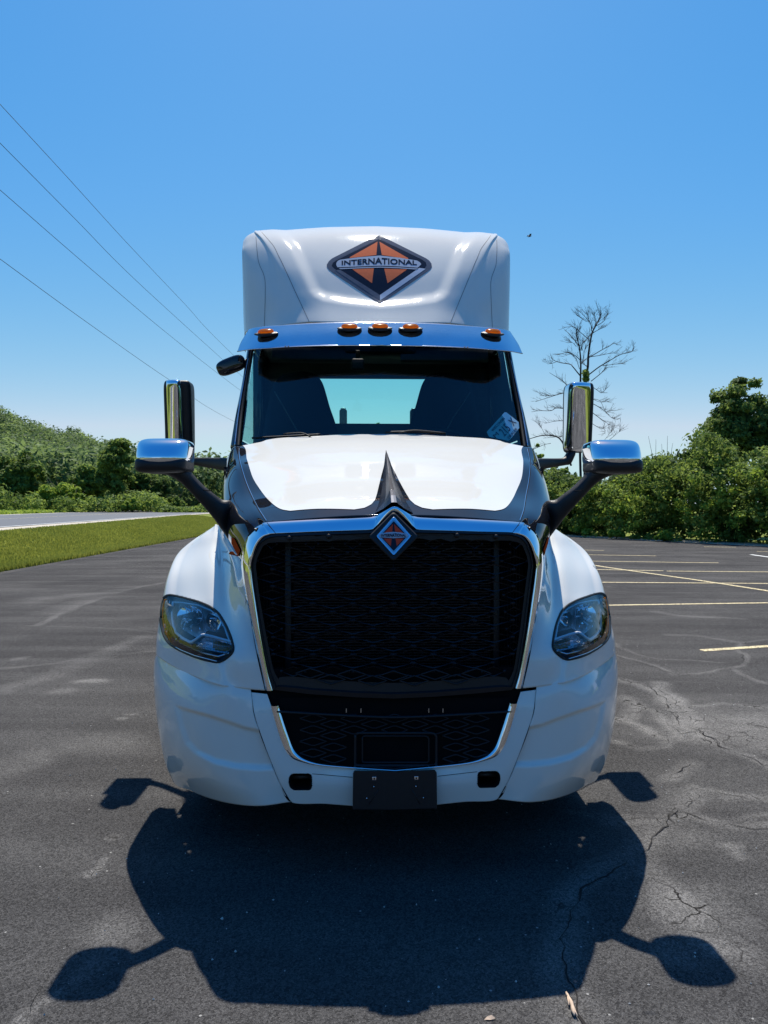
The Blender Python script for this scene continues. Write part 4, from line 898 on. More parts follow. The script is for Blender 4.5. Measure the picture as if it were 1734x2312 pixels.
# reflectors: open chrome bowls with a lamp bulb cap
def bowl(px, py, rx, ry, dep0, dep1, nm='reflector'):
    n = 28; rowsB = []
    for k in range(9):
        f = k/8; rad = 1-f; dd = dep0+(dep1-dep0)*(1-rad*rad)
        rowsB.append([fp(px+math.cos(a)*rx*rad, py+math.sin(a)*ry*rad, dd) for a in np.linspace(0, 2*math.pi, n, endpoint=False)])
    V = np.concatenate([np.array(r) for r in rowsB]); Fc = [(k*n+i, k*n+(i+1) % n, (k+1)*n+(i+1) % n, (k+1)*n+i) for k in range(8) for i in range(n)]
    return hl_part(nm, V, Fc, 'chrome')
V2, Fc2 = poly_mesh([(391, 1366), (447, 1370), (489, 1395), (512, 1440), (478, 1433), (457, 1428), (430, 1445), (396, 1424), (390, 1395)], 9); hl_part('brightening_panel', [fp(x, y, .088) for x, y in V2], Fc2, 'lampchrome', False)  # chrome sheet added behind the trim to brighten the headlight
bowl(424, 1394, 29, 25, .03, .085); bowl(482, 1402, 22, 22, .035, .085)
def cap(px, py, r, dep, m, nm):
    n = 16; V = []
    for k, (f, dd) in enumerate(((1, 0), (1, -.012), (.8, -.018), (.3, -.021))): V += [fp(px+math.cos(a)*r*f, py+math.sin(a)*r*f, dep+dd) for a in np.linspace(0, 2*math.pi, n, endpoint=False)]
    Fc = [(k*n+i, k*n+(i+1) % n, (k+1)*n+(i+1) % n, (k+1)*n+i) for k in range(3) for i in range(n)]+[tuple(3*n+i for i in range(n))]
    return hl_part(nm, np.array(V), Fc, m)
cap(425, 1392, 8, .06, 'housing', 'bulb_cap'); cap(489, 1397, 6, .06, 'housing', 'bulb_cap')
for (a, b) in (((400, 1372), (402, 1384)), ((412, 1369), (414, 1384)), ((426, 1370), (427, 1384)), ((438, 1374), (438, 1386)), ((404, 1412), (408, 1424)), ((424, 1418), (425, 1428)), ((442, 1412), (444, 1424)), ((396, 1398), (412, 1399)), ((436, 1398), (452, 1399))):
    ptube('reflector_rib', [a, b], .05, .0035, 'silver', n=4)
# ribbed turn signal under the trim
sig = [(436, 1456), (457, 1440), (480, 1445), (519, 1456), (517, 1468), (500, 1479), (462, 1472), (441, 1465)]
V2, Fc2 = poly_mesh(sig, 8); hl_part('signal_reflector', [fp(x, y, .055) for x, y in V2], Fc2, 'silver', False)
amb = [(476, 1447), (512, 1456), (512, 1468), (474, 1466)]
V2, Fc2 = poly_mesh(amb, 8); hl_part('turn_signal', [fp(x, y, .038) for x, y in V2], Fc2, 'amber', False)
prt = []
for x in np.arange(438, 519, 3.4):
    y0 = np.interp(x, [436, 457, 519], [1458, 1441, 1457])+2; y1 = np.interp(x, [436, 462, 500, 519], [1463, 1472, 1479, 1466])-1
    P = np.array([fp(x+k*.6, y0+(y1-y0)*k/3, .034) for k in range(4)]); prt.append(tube_geo(P, .0022, 5))
V, Fc = join_geo(prt); hl_part('signal_ribs', V, Fc, 'lens')
ptube('lower_step', [(402, 1454), (430, 1466), (455, 1476), (490, 1484), (515, 1476)], .02, .005, 'satin')

HFJ = (np.concatenate([HVm, FVf]), [tuple(f) for f in HF]+[tuple(int(i)+len(HVm) for i in f) for f in FF0])
HFT = BVHTree.FromPolygons([Vector(v) for v in HFJ[0]], [tuple(int(i) for i in f) for f in HFJ[1]])
# ---- orange pinstripe and lower cowl between hood side and fender
decal('orange_stripe', [(524, 1212), (531, 1216), (549, 1252), (546, 1266), (534, 1246), (524, 1226)], lambda x, y: np.array(hit(x, y, HFT, .004)), 'orange', TR, mirror=True, th=0)

# ---- chrome grille surround ----------------------------------------
so = [(599, 1559, .14), (583, 1487, .175), (565, 1393, .21), (552, 1330, .235), (546, 1290, .25), (545, 1268, .255), (549, 1240, .25), (555, 1220, .248), (563, 1204, .245), (576, 1192, .228), (590, 1184, .220), (605, 1179, .217), (700, 1173.5, .215), (800, 1168.5, .214), (845, 1166, .213), (856, 1161, .208), (872, 1152, .19), (888, 1143, .16)]
si = [(617, 1558, .10), (605, 1515, .11), (587, 1424, .125), (573, 1343, .14), (567, 1300, .150), (565, 1276, .155), (569, 1258, .16), (575, 1239, .180), (583, 1224, .190), (594, 1213, .197), (606, 1208, .200), (622, 1205, .200), (705, 1201, .194), (800, 1198, .190), (836, 1196.5, .188), (846, 1191, .185), (866, 1172, .176), (888, 1154, .168)]
NSu = 140
SO = crom([CP(c_) for c_ in so], NSu*2)[::2]; SI = crom([CP(c_) for c_ in si], NSu*2)[::2]
kk = np.linspace(0, 17, NSu)
crest = SI*.92+SO*.08; crest[:, 1] -= .004
sidef = np.clip((11.5-kk)/5, 0, 1)[:, None]     # sides have their crest nearer the opening
crest = SI*(1-.05-.22*sidef)+SO*(.05+.22*sidef); crest[:, 1] -= .012*sidef[:, 0]+.001
midr = SO*.55+crest*.45; midr[:, 1] -= .0015
rowsS = np.stack([SO+np.array([0, .02, 0]), SO, midr, crest, SI, SI+np.array([0, .035, 0])])
# round the bevel: add intermediate
rowsS = np.repeat(rowsS, 1, 0)
V = rowsS.reshape(-1, 3).copy(); V[:, 0] = np.minimum(V[:, 0], -0.0002)
# force the last column onto the centre line
for r_ in range(6): V[r_*NSu+NSu-1, 0] = 0.0
panel('grille_surround', V, gridfaces(6, NSu), 'chrome', TR, join=True, thick=0, smooth=True)
for o in (TR.children): pass
def line3(name, pts, r, m, parent, mirror=True, n=12):
    P = np.array([CP(c_) for c_ in pts])
    for s in ((1, -1) if mirror else (1,)): tube(name, arc(P, n)*np.array([s, 1, 1]), r, m, parent, 6)
line3('surround_joint', [(603, 1180, .212), (622, 1204, .192)], .0012, 'dark', TR)

# ---- grille ---------------------------------------------------------
def gy_(x, py): return .165-(py-1200)/360*.055+.10*(x/.72)**2*.55
def GP(px, py, dy=0.0):
    y = -.1
    for _ in range(3):
        p = L0(px, py, y); y = -.078-(py-1200)/360*.012-.055*(1-min(1, abs(p.x)/.70)**2)+dy
    return np.array(L0(px, py, y))
GO = [(617, 1558), (605, 1515), (587, 1424), (573, 1343), (565.5, 1278), (569, 1258), (583, 1224), (600, 1210), (622, 1205), (844, 1197), (935, 1196), (1154, 1201), (1178, 1209), (1191, 1222), (1202, 1255), (1205, 1276), (1196, 1343), (1186, 1424), (1172, 1515), (1160, 1558), (1080, 1566), (980, 1574), (890, 1578), (800, 1575), (700, 1568)]
GOs = arc(np.array(GO+[GO[0]], float), 200)[:-1]
# radiator with fins behind the grille
fins = []
for z in np.arange(.78, 1.53, .0125):
    fins.append((np.array([(-.46, .085, z), (.46, .085, z), (.46, .095, z+.004), (-.46, .095, z+.004), (-.46, .085, z+.003), (.46, .085, z+.003)]), [(0, 1, 5, 4), (4, 5, 2, 3)]))
RAD = box('radiator', (0, .15, 1.12), (1.24, .08, .84), 'dark', TR)
box('grille_light_block', (0, .22, 1.10), (1.36, .03, .86), 'dark', TR)  # dark sheet added to block light showing through the grille
for s in (-1, 1): box('side_light_block', (s*.665, .12, 1.06), (.015, .20, .84), 'dark', TR)  # added dark baffles that keep light out beside the radiator
tag(mesh_obj('fins', *join_geo(fins), 'fin', RAD, False), kind='stuff')
for s in (-1, 1):
    box('core_rail', (s*.485, .08, 1.13), (.03, .03, .8), 'mesh', RAD, .004)
    prt = []
    for k in range(26):
        prt.append(tube_geo([(s*.51, .095, .8+k*.029), (s*.60, .095, .8+k*.029)], .0022, 4))
    for k in range(7): prt.append(tube_geo([(s*(.515+k*.014), .097, .8), (s*(.515+k*.014), .097, 1.50)], .0018, 4))
    tag(mesh_obj('screen_mesh', *join_geo(prt), 'fin', RAD, False), kind='stuff')
# grille frame (border) and hexagonal cells
n = len(GOs); cG = GOs.mean(0)
t = np.roll(GOs, -1, 0)-np.roll(GOs, 1, 0); t /= np.linalg.norm(t, axis=1)[:, None]; N = np.stack([t[:, 1], -t[:, 0]], 1)
if ((GOs-cG)*N).sum() < 0: N = -N
bw = np.where(GOs[:, 1] > 1555, 36, np.where(GOs[:, 1] < 1215, 20, 12)); bw = smooth_loop(np.stack([bw, bw], 1), 12)[:, 0]
rowsG = []
for fr_, dy in ((0.02, 0), (.30, -.004), (.42, .006), (1.0, .008), (1.0, .03)): rowsG.append([GP(*(q-N[i]*bw[i]*fr_), dy) for i, q in enumerate(GOs)])
V = np.concatenate([np.array(r) for r in rowsG]); Fc = np.array([(k*n+i, k*n+(i+1) % n, (k+1)*n+(i+1) % n, (k+1)*n+i) for k in range(4) for i in range(n)])
GR = panel('grille', V, Fc, 'mesh', TR, both=False, thick=0, smooth=False)[0]
inG = sc_loop(GOs-N*bw[:, None]*.55, 1)
def cell_mesh(wx, hx, rim, nub):
    """hexagonal open cell with its four connecting bars, in the x-z plane"""
    tipx = wx/2; outl = [(-tipx, 0), (-tipx+.004, hx*.10), (-.006, hx/2), (.006, hx/2), (tipx-.004, hx*.10), (tipx, 0), (tipx-.004, -hx*.10), (.006, -hx/2), (-.006, -hx/2), (-tipx+.004, -hx*.10)]
    O = np.array(outl); I_ = O*np.array([1-2.2*rim/wx, 1-2.6*rim/hx]); n = len(O); d = .010
    V = [(x, 0, z) for x, z in O]+[(x*.985, -.003, z*.96) for x, z in O]+[(x, 0.0, z) for x, z in I_]+[(x, d, z) for x, z in I_]
    F_ = [(k*n+i, k*n+(i+1) % n, (k+1)*n+(i+1) % n, (k+1)*n+i) for k in range(3) for i in range(n)]
    parts = [(np.array(V), F_)]
    def bar(x0, z0, x1, z1, w):
        dx, dz = (w, 0) if abs(x1-x0) < 1e-6 else (0, w)
        parts.append((np.array([(x0-dx, 0, z0-dz), (x0+dx, 0, z0+dz), (x1+dx, 0, z1+dz), (x1-dx, 0, z1-dz), (x0, -.004, z0), (x1, -.004, z1)]), [(0, 4, 5, 3), (4, 1, 2, 5)]))
    bar(0, hx/2-.001, 0, hx/2+nub, .0022)
    bar(tipx-.001, .0, tipx+.0165, .0, .0055); bar(-tipx-.0165, .0, -tipx+.001, .0, .0055)
    return join_geo(parts)
pitx, pitz = 92.0, 38.4
wx = .158; hx = .047
Vc, Fcc = cell_mesh(wx, hx, .0042, .034)
cme = None; cnt = 0
col_i = 0
for ci in range(-14, 15):
    for ri in range(0, 12):
        px = 888+ci*pitx/2; py = 1228+ri*pitz+(pitz/2 if ci % 2 else 0)
        px = 888+(px-888)*(1-.02*(py-1200)/360)
        if not inpoly(np.array([px]), np.array([py]), inG)[0]: continue
        if abs(px-889)+abs(py-1211) < 62: continue
        if py > 1528: continue
        edge = dseg(np.array([px]), np.array([py]), inG)[0]
        if edge < 9: continue
        p = GP(px, py, .012)
        if cme is None:
            o = mesh_obj('grille_cell', Vc, Fcc, 'mesh', GR, False); cme = o.data
        else:
            o = bpy.data.objects.new('grille_cell', cme); COL.objects.link(o); o.parent = GR
        q = GP(px+20, py, .012); yaw = math.atan2(q[1]-p[1], q[0]-p[0])
        o.location = p; o.rotation_euler = (R(-8), 0, yaw)
        if edge < 40: o.scale = (max(.3, edge/46), 1, .95)
        cnt += 1
# screw bosses along the top flange
for px, py in ((653, 1215), (742, 1211), (1032, 1209), (1120, 1212)):
    p = GP(px, py, -.002); tube('screw_boss', [p+np.array([0, .01, 0]), p+np.array([0, -.006, 0])], .011, 'mesh', GR, 14); tube('screw', [p+np.array([0, 0, 0]), p+np.array([0, -.008, 0])], .005, 'plastic', GR, 8)
# flange diamonds (top row, slightly proud) and lower row of larger diamonds
for px in np.arange(650, 1150, 46):
    if abs(px-888) < 66: continue
    hh = 9 if int((px-650)/46) % 2 == 0 else 6
    decal('flange_pad', [(px-34, 1214-(px > 888)), (px, 1214-hh), (px+34, 1214), (px, 1214+hh)], lambda x, y: GP(x, y, .003), 'mesh', GR, th=.004)
for i, px in enumerate(np.arange(700, 1100, 47)):
    yb = 1538-abs(px-890)*.03-(0 if i % 2 else 12)
    for s in (1,):
        P = [GP(px-33, yb, -.001), GP(px, yb-11, -.001), GP(px+33, yb, -.001), GP(px, yb+11, -.001), GP(px-33, yb, -.001)]
        tube('lower_diamond', arc(np.array(P), 17), .0035, 'mesh', GR, 5)

# ---- badge on the grille -------------------------------------------
def PL(y): return lambda px, py: np.array(L(px, py, y))
def PB_(y): return lambda px, py: np.array(L0(px, py, y-.285+(1211-py)*.00062))
def slab(name, P2, y0, y1, m, parent, inset=1.5, lean=0.0):
    P2 = np.asarray(P2, float); c_ = P2.mean(0); n = len(P2); Q = (P2-c_)*(1-inset/25.)+c_
    lf = lambda p, y: np.array(L0(*p, y-(.285 if lean else .155)+(c_[1]-p[1])*lean)); V = [lf(p, y1) for p in P2]+[lf(p, y0+.004) for p in P2]+[lf(p, y0) for p in Q]
    Fc = [(k*n+i, k*n+(i+1) % n, (k+1)*n+(i+1) % n, (k+1)*n+i) for k in range(2) for i in range(n)]+[tuple(2*n+i for i in range(n))]
    o = mesh_obj(name, V, Fc, m, parent, False)
    bm = bmesh.new(); bm.from_mesh(o.data); bmesh.ops.recalc_face_normals(bm, faces=bm.faces); bm.to_mesh(o.data); bm.free(); return o
def rdiamond(cx, cy, wx_, wy_, r=.12, k=5):
    C4 = [(cx, cy-wy_), (cx+wx_, cy), (cx, cy+wy_), (cx-wx_, cy)]; out = []
    for i in range(4):
        p0, p1, p2 = np.array(C4[i-1]), np.array(C4[i]), np.array(C4[(i+1) % 4]); a = p1+(p0-p1)*r; b = p1+(p2-p1)*r
        for t in np.linspace(0, 1, k): out.append((1-t)**2*a+2*t*(1-t)*p1+t*t*b)
    return out
BG = slab('grille_badge', rdiamond(888.5, 1211, 57, 57, .10), .118, .17, 'mesh', TR, lean=.00062)
slab('badge_rim', rdiamond(889, 1210.5, 40.5, 45, .07), .106, .12, 'silver', BG, .8, .00062)
slab('badge_rim_step', rdiamond(889, 1210.5, 36, 39, .07), .1045, .112, 'satin', BG, .3, .00062)
slab('badge_field', rdiamond(889, 1210.2, 31, 34, .05), .103, .11, 'navy', BG, .2, .00062)
for q in ([(886.8, 1183.4), (867.0, 1203.5), (885.6, 1200.5)], [(889.7, 1183), (891.9, 1200.5), (910.9, 1203.5)], [(866, 1216), (884.4, 1216), (882.2, 1233)], [(892.9, 1216), (911.5, 1216), (895.8, 1233)]):
    decal('badge_facet', q, PB_(.1018), 'red', BG, th=.001)
decal('badge_band', [(856.0, 1209.6), (858.6, 1205), (872, 1202.2), (888, 1200.8), (904, 1202.2), (918.6, 1205), (921.4, 1209.4), (918, 1213), (888, 1215.1), (859.4, 1213)], PB_(.1005), 'rimlight', BG, th=.002)
def tf(x0, x1, yb0, ybc, h0, hc, fn):
    def f(x, y):
        t = (x+1)/2; px = x0+(x1-x0)*t; k = 1-abs(x); return fn(px, (yb0+(ybc-yb0)*k)-y*(h0+(hc-h0)*k))
    return f
lettering('badge_lettering', 'INTERNATIONAL', tf(860.5, 917, 1211.6, 1212.4, 5.2, 8.4, PB_(.0985)), 'navy', BG, .018)

# ---- bumper ---------------------------------------------------------
BC = [
 [(566, 1556, .168), (500, 1543, .205), (437, 1524, .275), (384, 1498, .445), (353, 1473, .65), l(-1.24, .95, .80)],
 [(569, 1580, .095), (503, 1572, .16), (433, 1556, .25), (378, 1528, .415), (348, 1497, .65), l(-1.26, .95, .74)],
 [(573, 1615, .06), (506, 1610, .14), (432, 1592, .235), (374, 1570, .39), (347, 1535, .64), l(-1.265, .95, .68)],
 [(588, 1660, .04), (512, 1660, .13), (435, 1645, .232), (377, 1625, .38), (351, 1595, .64), l(-1.26, .95, .60)],
 [(607, 1710, .035), (524, 1714, .135), (446, 1704, .236), (387, 1688, .385), (360, 1660, .64), l(-1.25, .95, .52)],
 [(630, 1765, .05), (545, 1772, .15), (468, 1760, .25), (405, 1742, .41), (372, 1718, .66), l(-1.23, .95, .46)],
 [(655, 1811, .09), (578, 1820, .18), (503, 1811, .28), (433, 1787, .45), (388, 1755, .70), l(-1.20, .95, .42)]]
NB, MB = 110, 120
BV = net(BC, NB, MB).reshape(-1, 3)
BV = press(BV, [(392, 1589), (430, 1600), (470, 1611), (520, 1627), (556, 1640), (640, 1655), (650, 1738), (582, 1741), (530, 1737), (482, 1726), (440, 1705), (416, 1680), (402, 1640)], .020, 13)
panel('bumper_corner', BV, gridfaces(NB, MB), 'white', TR)
bcT = bvh(BV, orient(BV, gridfaces(NB, MB)))
BM = [
 [(603, 1567, .15), (585, 1565, .15), (567.5, 1563, .16)],
 [(615, 1602, .085), (594, 1606, .07), (574, 1612, .065)],
 [(630, 1652, .055), (608, 1662, .045), (589, 1663, .042)],
 [(645, 1690, .04), (626, 1712, .03), (609, 1713, .036)],
 [(672, 1716, .02), (650, 1755, .02), (632, 1768, .05)],
 [(710, 1727, .008), (690, 1765, .0), (657, 1811, .088)],
 [(760, 1732, .0), (745, 1770, -.012), (735, 1815, .05)],
 [(830, 1737, -.01), (825, 1776, -.022), (815, 1821, .03)],
 [(891.5, 1742, -.015), (891.5, 1782, -.027), (891.5, 1825, .025)]]
MV = net(BM, 160, 60); MVv = MV.reshape(-1, 3).copy(); MVv[-60:, 0] = 0.0; MVv[:, 0] = np.minimum(MVv[:, 0], 0)
MF_ = orient(MVv, gridfaces(160, 60)); mx_, my_ = projv(MVv)
hole = [(654, 1756), (657, 1750), (664, 1747.5), (697, 1747.5), (702.5, 1751), (703, 1777), (699, 1783), (664, 1783), (656, 1777), (653, 1766)]
hs_ = smooth_loop(arc(np.array(hole+[hole[0]], float), 60)[:-1], 1)
kin = inpoly(mx_, my_, hs_)
mT = bvh(MVv, MF_)
panel('bumper_center', MVv, MF_[~kin[MF_].any(1)], 'white', TR, join=True)
# tow-hook pockets
nh = len(hs_)
for s in (1, -1):
    V = [np.array(hit(*q, mT, o_)) for q, o_ in [(x, .0015) for x in sc_loop(hs_, 1.06)]]+[np.array(hit(*q, mT, -.002)) for q in sc_loop(hs_, .94)]+[np.array(hit(*q, mT, 0))+np.array([0, .12, 0]) for q in sc_loop(hs_, .9)]
    Fc = [(k*nh+i, k*nh+(i+1) % nh, (k+1)*nh+(i+1) % nh, (k+1)*nh+i) for k in range(2) for i in range(nh)]+[tuple(2*nh+i for i in range(nh))]
    o = mesh_obj('tow_pocket', np.array(V)*np.array([s, 1, 1]), Fc, 'dark', TR, False)
    c_ = np.array(hit(678, 1766, mT))*np.array([s, 1, 1]); tube('tow_pin', [c_+np.array([-.05, .07, 0]), c_+np.array([.05, .07, 0])], .012, 'brake', o, 8)
seam('panel_gap', [(705, 1747), (740, 1750), (796, 1755)], mT, 1.2, 'dark', TR, .001)
seam('panel_gap', [(566.6, 1563), (573.5, 1613), (590, 1664), (608, 1712), (631, 1766), (656, 1811)], mT, 2.2, 'dark', TR, .0012)
# chrome lip of the lower opening
lo_ = [(612, 1594, .080), (615, 1606, .078), (628, 1650, .05), (641, 1686, .035), (656, 1708, .025), (675, 1719, .017), (712, 1728, .005), (760, 1732.5, -.003), (830, 1737.5, -.013), (891.5, 1742, -.018)]
li_ = [(628, 1594, .050), (632, 1606, .048), (646, 1650, .025), (660, 1688, .012), (671, 1704, .005), (686, 1714, .0), (716, 1724, -.005), (762, 1729.5, -.008), (830, 1734.5, -.018), (891.5, 1738.5, -.023)]
A = crom([CP(c_) for c_ in lo_], 90); B_ = crom([CP(c_) for c_ in li_], 90); Cc = B_+np.array([0, .06, 0])
V = np.stack([A, (A+B_)/2+np.array([0, -.006, 0]), B_, Cc]).reshape(-1, 3)
for r_ in range(4): V[r_*90+89, 0] = 0
panel('chrome_lip', V, gridfaces(4, 90), 'chrome', TR, join=True, thick=0)
# lower intake: recess, mesh, plate recess
LI = arc(np.array([(630, 1575), (632, 1606), (646, 1650), (660, 1688), (671, 1704), (686, 1714), (716, 1725), (762, 1730), (830, 1735), (891.5, 1740), (953, 1735), (1021, 1729), (1067, 1724), (1096, 1713), (1111, 1703), (1122, 1686), (1136, 1650), (1150, 1606), (1152, 1575)], float), 80)
LIv = [CP((*p, .16)) for p in LI]
INT = mesh_obj('lower_intake', LIv, [tuple(range(len(LIv)))], 'dark', TR, False)
box('bumper_gap_panel', (0, -.085, .84), (1.15, .02, .22), 'dark', TR)
prt = []
for ci in range(-6, 7):
    for ri in range(0, 5):
        px = 891+ci*46; py = 1622+ri*26+(13 if ci % 2 else 0)
        if not inpoly(np.array([px]), np.array([py]), sc_loop(LI, .88))[0]: continue
        if 790 < px < 995 and py > 1650: continue
        P = [CP((px+dx, py+dz, .062)) for dx, dz in ((-30, 0), (-3, -9), (3, -9), (30, 0), (3, 9), (-3, 9), (-30, 0))]
        o = tube('intake_diamond', arc(np.array(P), 19), .003, 'mesh', INT, 5)
fr = arc(np.array([(802, 1658), (806, 1655), (978, 1655), (985, 1659), (985, 1728), (802, 1728), (802, 1658)], float), 60)
tube('plate_recess_frame', np.array([CP((*p, .05)) for p in fr]), .006, 'mesh', INT, 6)
tube('plate_recess_step', np.array([CP((*p, .062)) for p in sc_loop(fr, .82)]), .004, 'mesh', INT, 6)
# horizontal trim bar with clips between grille and intake
Pb = [(625, 1606, .07), (760, 1614, .045), (891, 1619, .035), (1022, 1614, .045), (1155, 1606, .07)]
tube('intake_top_rail', crom([CP(c_) for c_ in Pb], 30), .010, 'mesh', INT, 8, .6)
for px in (782, 815, 968, 1000): box('clip', CP((px, 1604, .05)), (.004, .006, .018), 'satin', INT)
# plate bracket
bk = [(797, 1746), (800, 1740), (880, 1741), (890, 1742), (900, 1741), (982, 1738), (986, 1744), (987, 1826), (880, 1829), (796, 1828)]
PB = slab('plate_bracket', bk, -.062, -.01, 'plastic', TR, .5)
for px, py in ((845, 1758), (940, 1757)):
    box('clip', np.array(L0(px, py, -.219)), (.017, .004, .016), 'silver', PB, .001); box('clip_hole', np.array(L0(px, py, -.2215)), (.006, .002, .007), 'dark', PB)
for px, py in ((844, 1776), (939, 1775), (828, 1802), (956, 1801)): p = np.array(L0(px, py, -.217)); tube('screw', [p, p+np.array([0, -.004, 0])], .0028, 'silver', PB, 8)
for a_, b_ in (((834, 1815), (855, 1782)), ((948, 1815), (930, 1782))): tube('bracket_rib', [np.array(L0(*a_, -.218)), np.array(L0(*b_, -.218))], .0018, 'plastic', PB, 6)

# ---- cab ------------------------------------------------------------
WB = [[l(0, 1.33, 2.03), l(-.45, 1.35, 2.02), (600, 1008, 1.40), (537, 1014, 1.50)],
      [l(0, 1.50, 2.31), l(-.44, 1.52, 2.305), (606, 930, 1.58), (545, 935, 1.68)],
      [l(0, 1.66, 2.56), l(-.43, 1.68, 2.555), (612, 860, 1.73), (557, 862, 1.82)],
      [l(0, 1.80, 2.80), l(-.42, 1.82, 2.79), (620, 782, 1.87), (571, 788, 1.95)]]
WV = net(WB, 30, 40).reshape(-1, 3)
ws = panel('windshield', WV, gridfaces(30, 40), 'windshield', TR, join=True, thick=0)
wsT = bvh(WV, orient(WV, gridfaces(30, 40)))
PA = [[(537, 1014, 1.49), (528, 1010, 1.50), (520, 1010, 1.56), l(-.985, 1.75, 2.0)],
      [(545, 935, 1.67), (537, 935, 1.68), (532, 938, 1.74), l(-.965, 1.9, 2.3)],
      [(557, 862, 1.81), (549, 862, 1.82), (546, 866, 1.88), l(-.95, 2.0, 2.6)],
      [(571, 780, 1.95), (563, 780, 1.95), (559, 784, 2.0), l(-.925, 2.1, 2.86)]]
PV = net(PA, 30, 16).reshape(-1, 3); panel('cab_pillar', PV, gridfaces(30, 16), 'black', TR, thick=.03)
def lt(name, rows_, r, m): 
    P = crom([CP(c_) for c_ in rows_], 30)
    for s in (1, -1): tube(name, P*np.array([s, 1, 1]), r, m, TR, 6)
lt('windshield_seal', [(537, 1014, 1.485), (545, 935, 1.665), (557, 862, 1.805), (571, 782, 1.945)], .010, 'rubber')
lt('pillar_trim', [(530, 1006, 1.49), (539, 930, 1.67), (551, 860, 1.81), (565, 790, 1.94)], .005, 'satin')
# black ceramic band at the base and the cowl
CW = [[l(0, 1.29, 2.085), l(-.45, 1.275, 2.07), (600, 998, 1.24), (548, 1006, 1.24)], [l(0, 1.36, 2.10), l(-.45, 1.37, 2.09), (600, 1003, 1.43), (536, 1012, 1.52)]]
cw = net(CW, 6, 40, lin).reshape(-1, 3); panel('cowl', cw, gridfaces(6, 40), 'plastic', TR, join=True, thick=0)
# doors, roof, back wall with window openings (frames of panels)
for s in (1, -1):
    D_ = box('cab_door', (s*.975, 2.32, 1.55), (.06, 1.04, 1.13), 'black', TR, .02)
    box('door_header', (s*.90, 2.45, 2.84), (.05, .8, .10), 'black', TR, .02)
    box('rear_post', (s*.96, 2.80, 2.5), (.08, .16, .80), 'black', TR, .02)
    V = [(s*.955, 1.80, 2.12), (s*.955, 2.72, 2.12), (s*.90, 2.72, 2.80), (s*.895, 2.06, 2.80)]; mesh_obj('side_window', V, [(0, 1, 2, 3)], 'rearglass', TR, False)
box('cab_roof', (0, 2.45, 2.90), (1.8, .8, .05), 'fairing', TR, .02)
for s in (1, -1): (box('cowl_leak_block', (s*.875, 1.46, 1.42), (.14, .84, .95), 'black', TR), box('skirt_leak_block', (s*.952, 1.56, 1.40), (.05, .70, .90), 'black', TR))  # hidden boxes added to stop sun leaking into the truck's ground shadow
for s in (1, -1): box('corner_leak_block', (s*.86, 1.44, 1.96), (.16, .34, .13), 'plastic', TR)  # hidden block added to close one more sun leak in the ground shadow
box('headliner', (0, 2.35, 2.84), (1.74, .95, .03), 'trim', TR, .01)
BW = box('back_wall', (0, 2.88, 1.75), (2.0, .05, 1.18), 'trim', TR)
for s in (-1, 1): box('back_wall_side', (s*.83, 2.88, 2.53), (.34, .05, .40), 'trim', BW)
box('back_wall_top', (0, 2.88, 2.80), (2.0, .05, .17), 'trim', BW)
mesh_obj('rear_window', [(-.68, 2.9, 2.3), (.68, 2.9, 2.3), (.68, 2.9, 2.74), (-.68, 2.9, 2.74)], [(0, 1, 2, 3)], 'rearglass', TR, False)
box('cab_floor', (0, 2.2, 1.12), (1.9, 1.3, .05), 'dark', TR)
# dashboard
DB_ = [[l(0, 1.40, 2.02), l(-.5, 1.42, 2.0), l(-.93, 1.5, 2.0)], [l(0, 1.62, 2.10), l(-.5, 1.62, 2.08), l(-.95, 1.68, 2.05)], [l(0, 1.86, 2.12), l(-.5, 1.86, 2.09), l(-.96, 1.9, 2.05)], [l(0, 1.95, 1.9), l(-.5, 1.95, 1.9), l(-.96, 1.95, 1.9)]]
panel('dashboard', net(DB_, 24, 24).reshape(-1, 3), gridfaces(24, 24), 'fabric', TR, join=True, thick=0)
for x0, nm in ((-.60, 'l'), (.52, 'r')):
    ST = box('seat', (x0, 2.25, 1.75), (.56, .50, .16), 'fabric', TR, .05, 3)
    bk_ = [[l(x0-.30, 2.52, 1.75), l(x0, 2.47, 1.75), l(x0+.30, 2.52, 1.75)], [l(x0-.30, 2.55, 2.2), l(x0, 2.50, 2.2), l(x0+.29, 2.55, 2.2)], [l(x0-.26, 2.58, 2.45), l(x0, 2.53, 2.45), l(x0+.22, 2.58, 2.45)], [l(x0-.22, 2.60, 2.62), l(x0, 2.56, 2.64), l(x0+.17, 2.60, 2.62)], [l(x0-.15, 2.62, 2.70), l(x0, 2.59, 2.72), l(x0+.12, 2.62, 2.70)]]
    if nm == 'r': bk_ = [[l(2*x0-c_[1], c_[2], c_[3]) for c_ in r_][::-1] for r_ in bk_]
    V = net(bk_, 24, 14).reshape(-1, 3); o = mesh_obj('backrest', V, orient(V, gridfaces(24, 14)), 'fabric', ST); sm = o.modifiers.new('s', 'SOLIDIFY'); sm.thickness = .13; sm.offset = -1
    tube('seat_belt', crom([(x0+(-.2 if nm == 'l' else .2), 2.50, 2.55), (x0, 2.44, 2.2), (x0+.15, 2.4, 1.9)], 8), .006, 'trim', ST, 5)
for px in (775, 934):
    x = L(px, 945, 3.1).x; RP = box('rear_deck_post', (x, 3.1, 2.25), (.065, .06, .47), 'plastic', TR, .015, 3); box('post_cap', (x, 3.1, 2.49), (.045, .05, .012), 'silver', RP, .003)
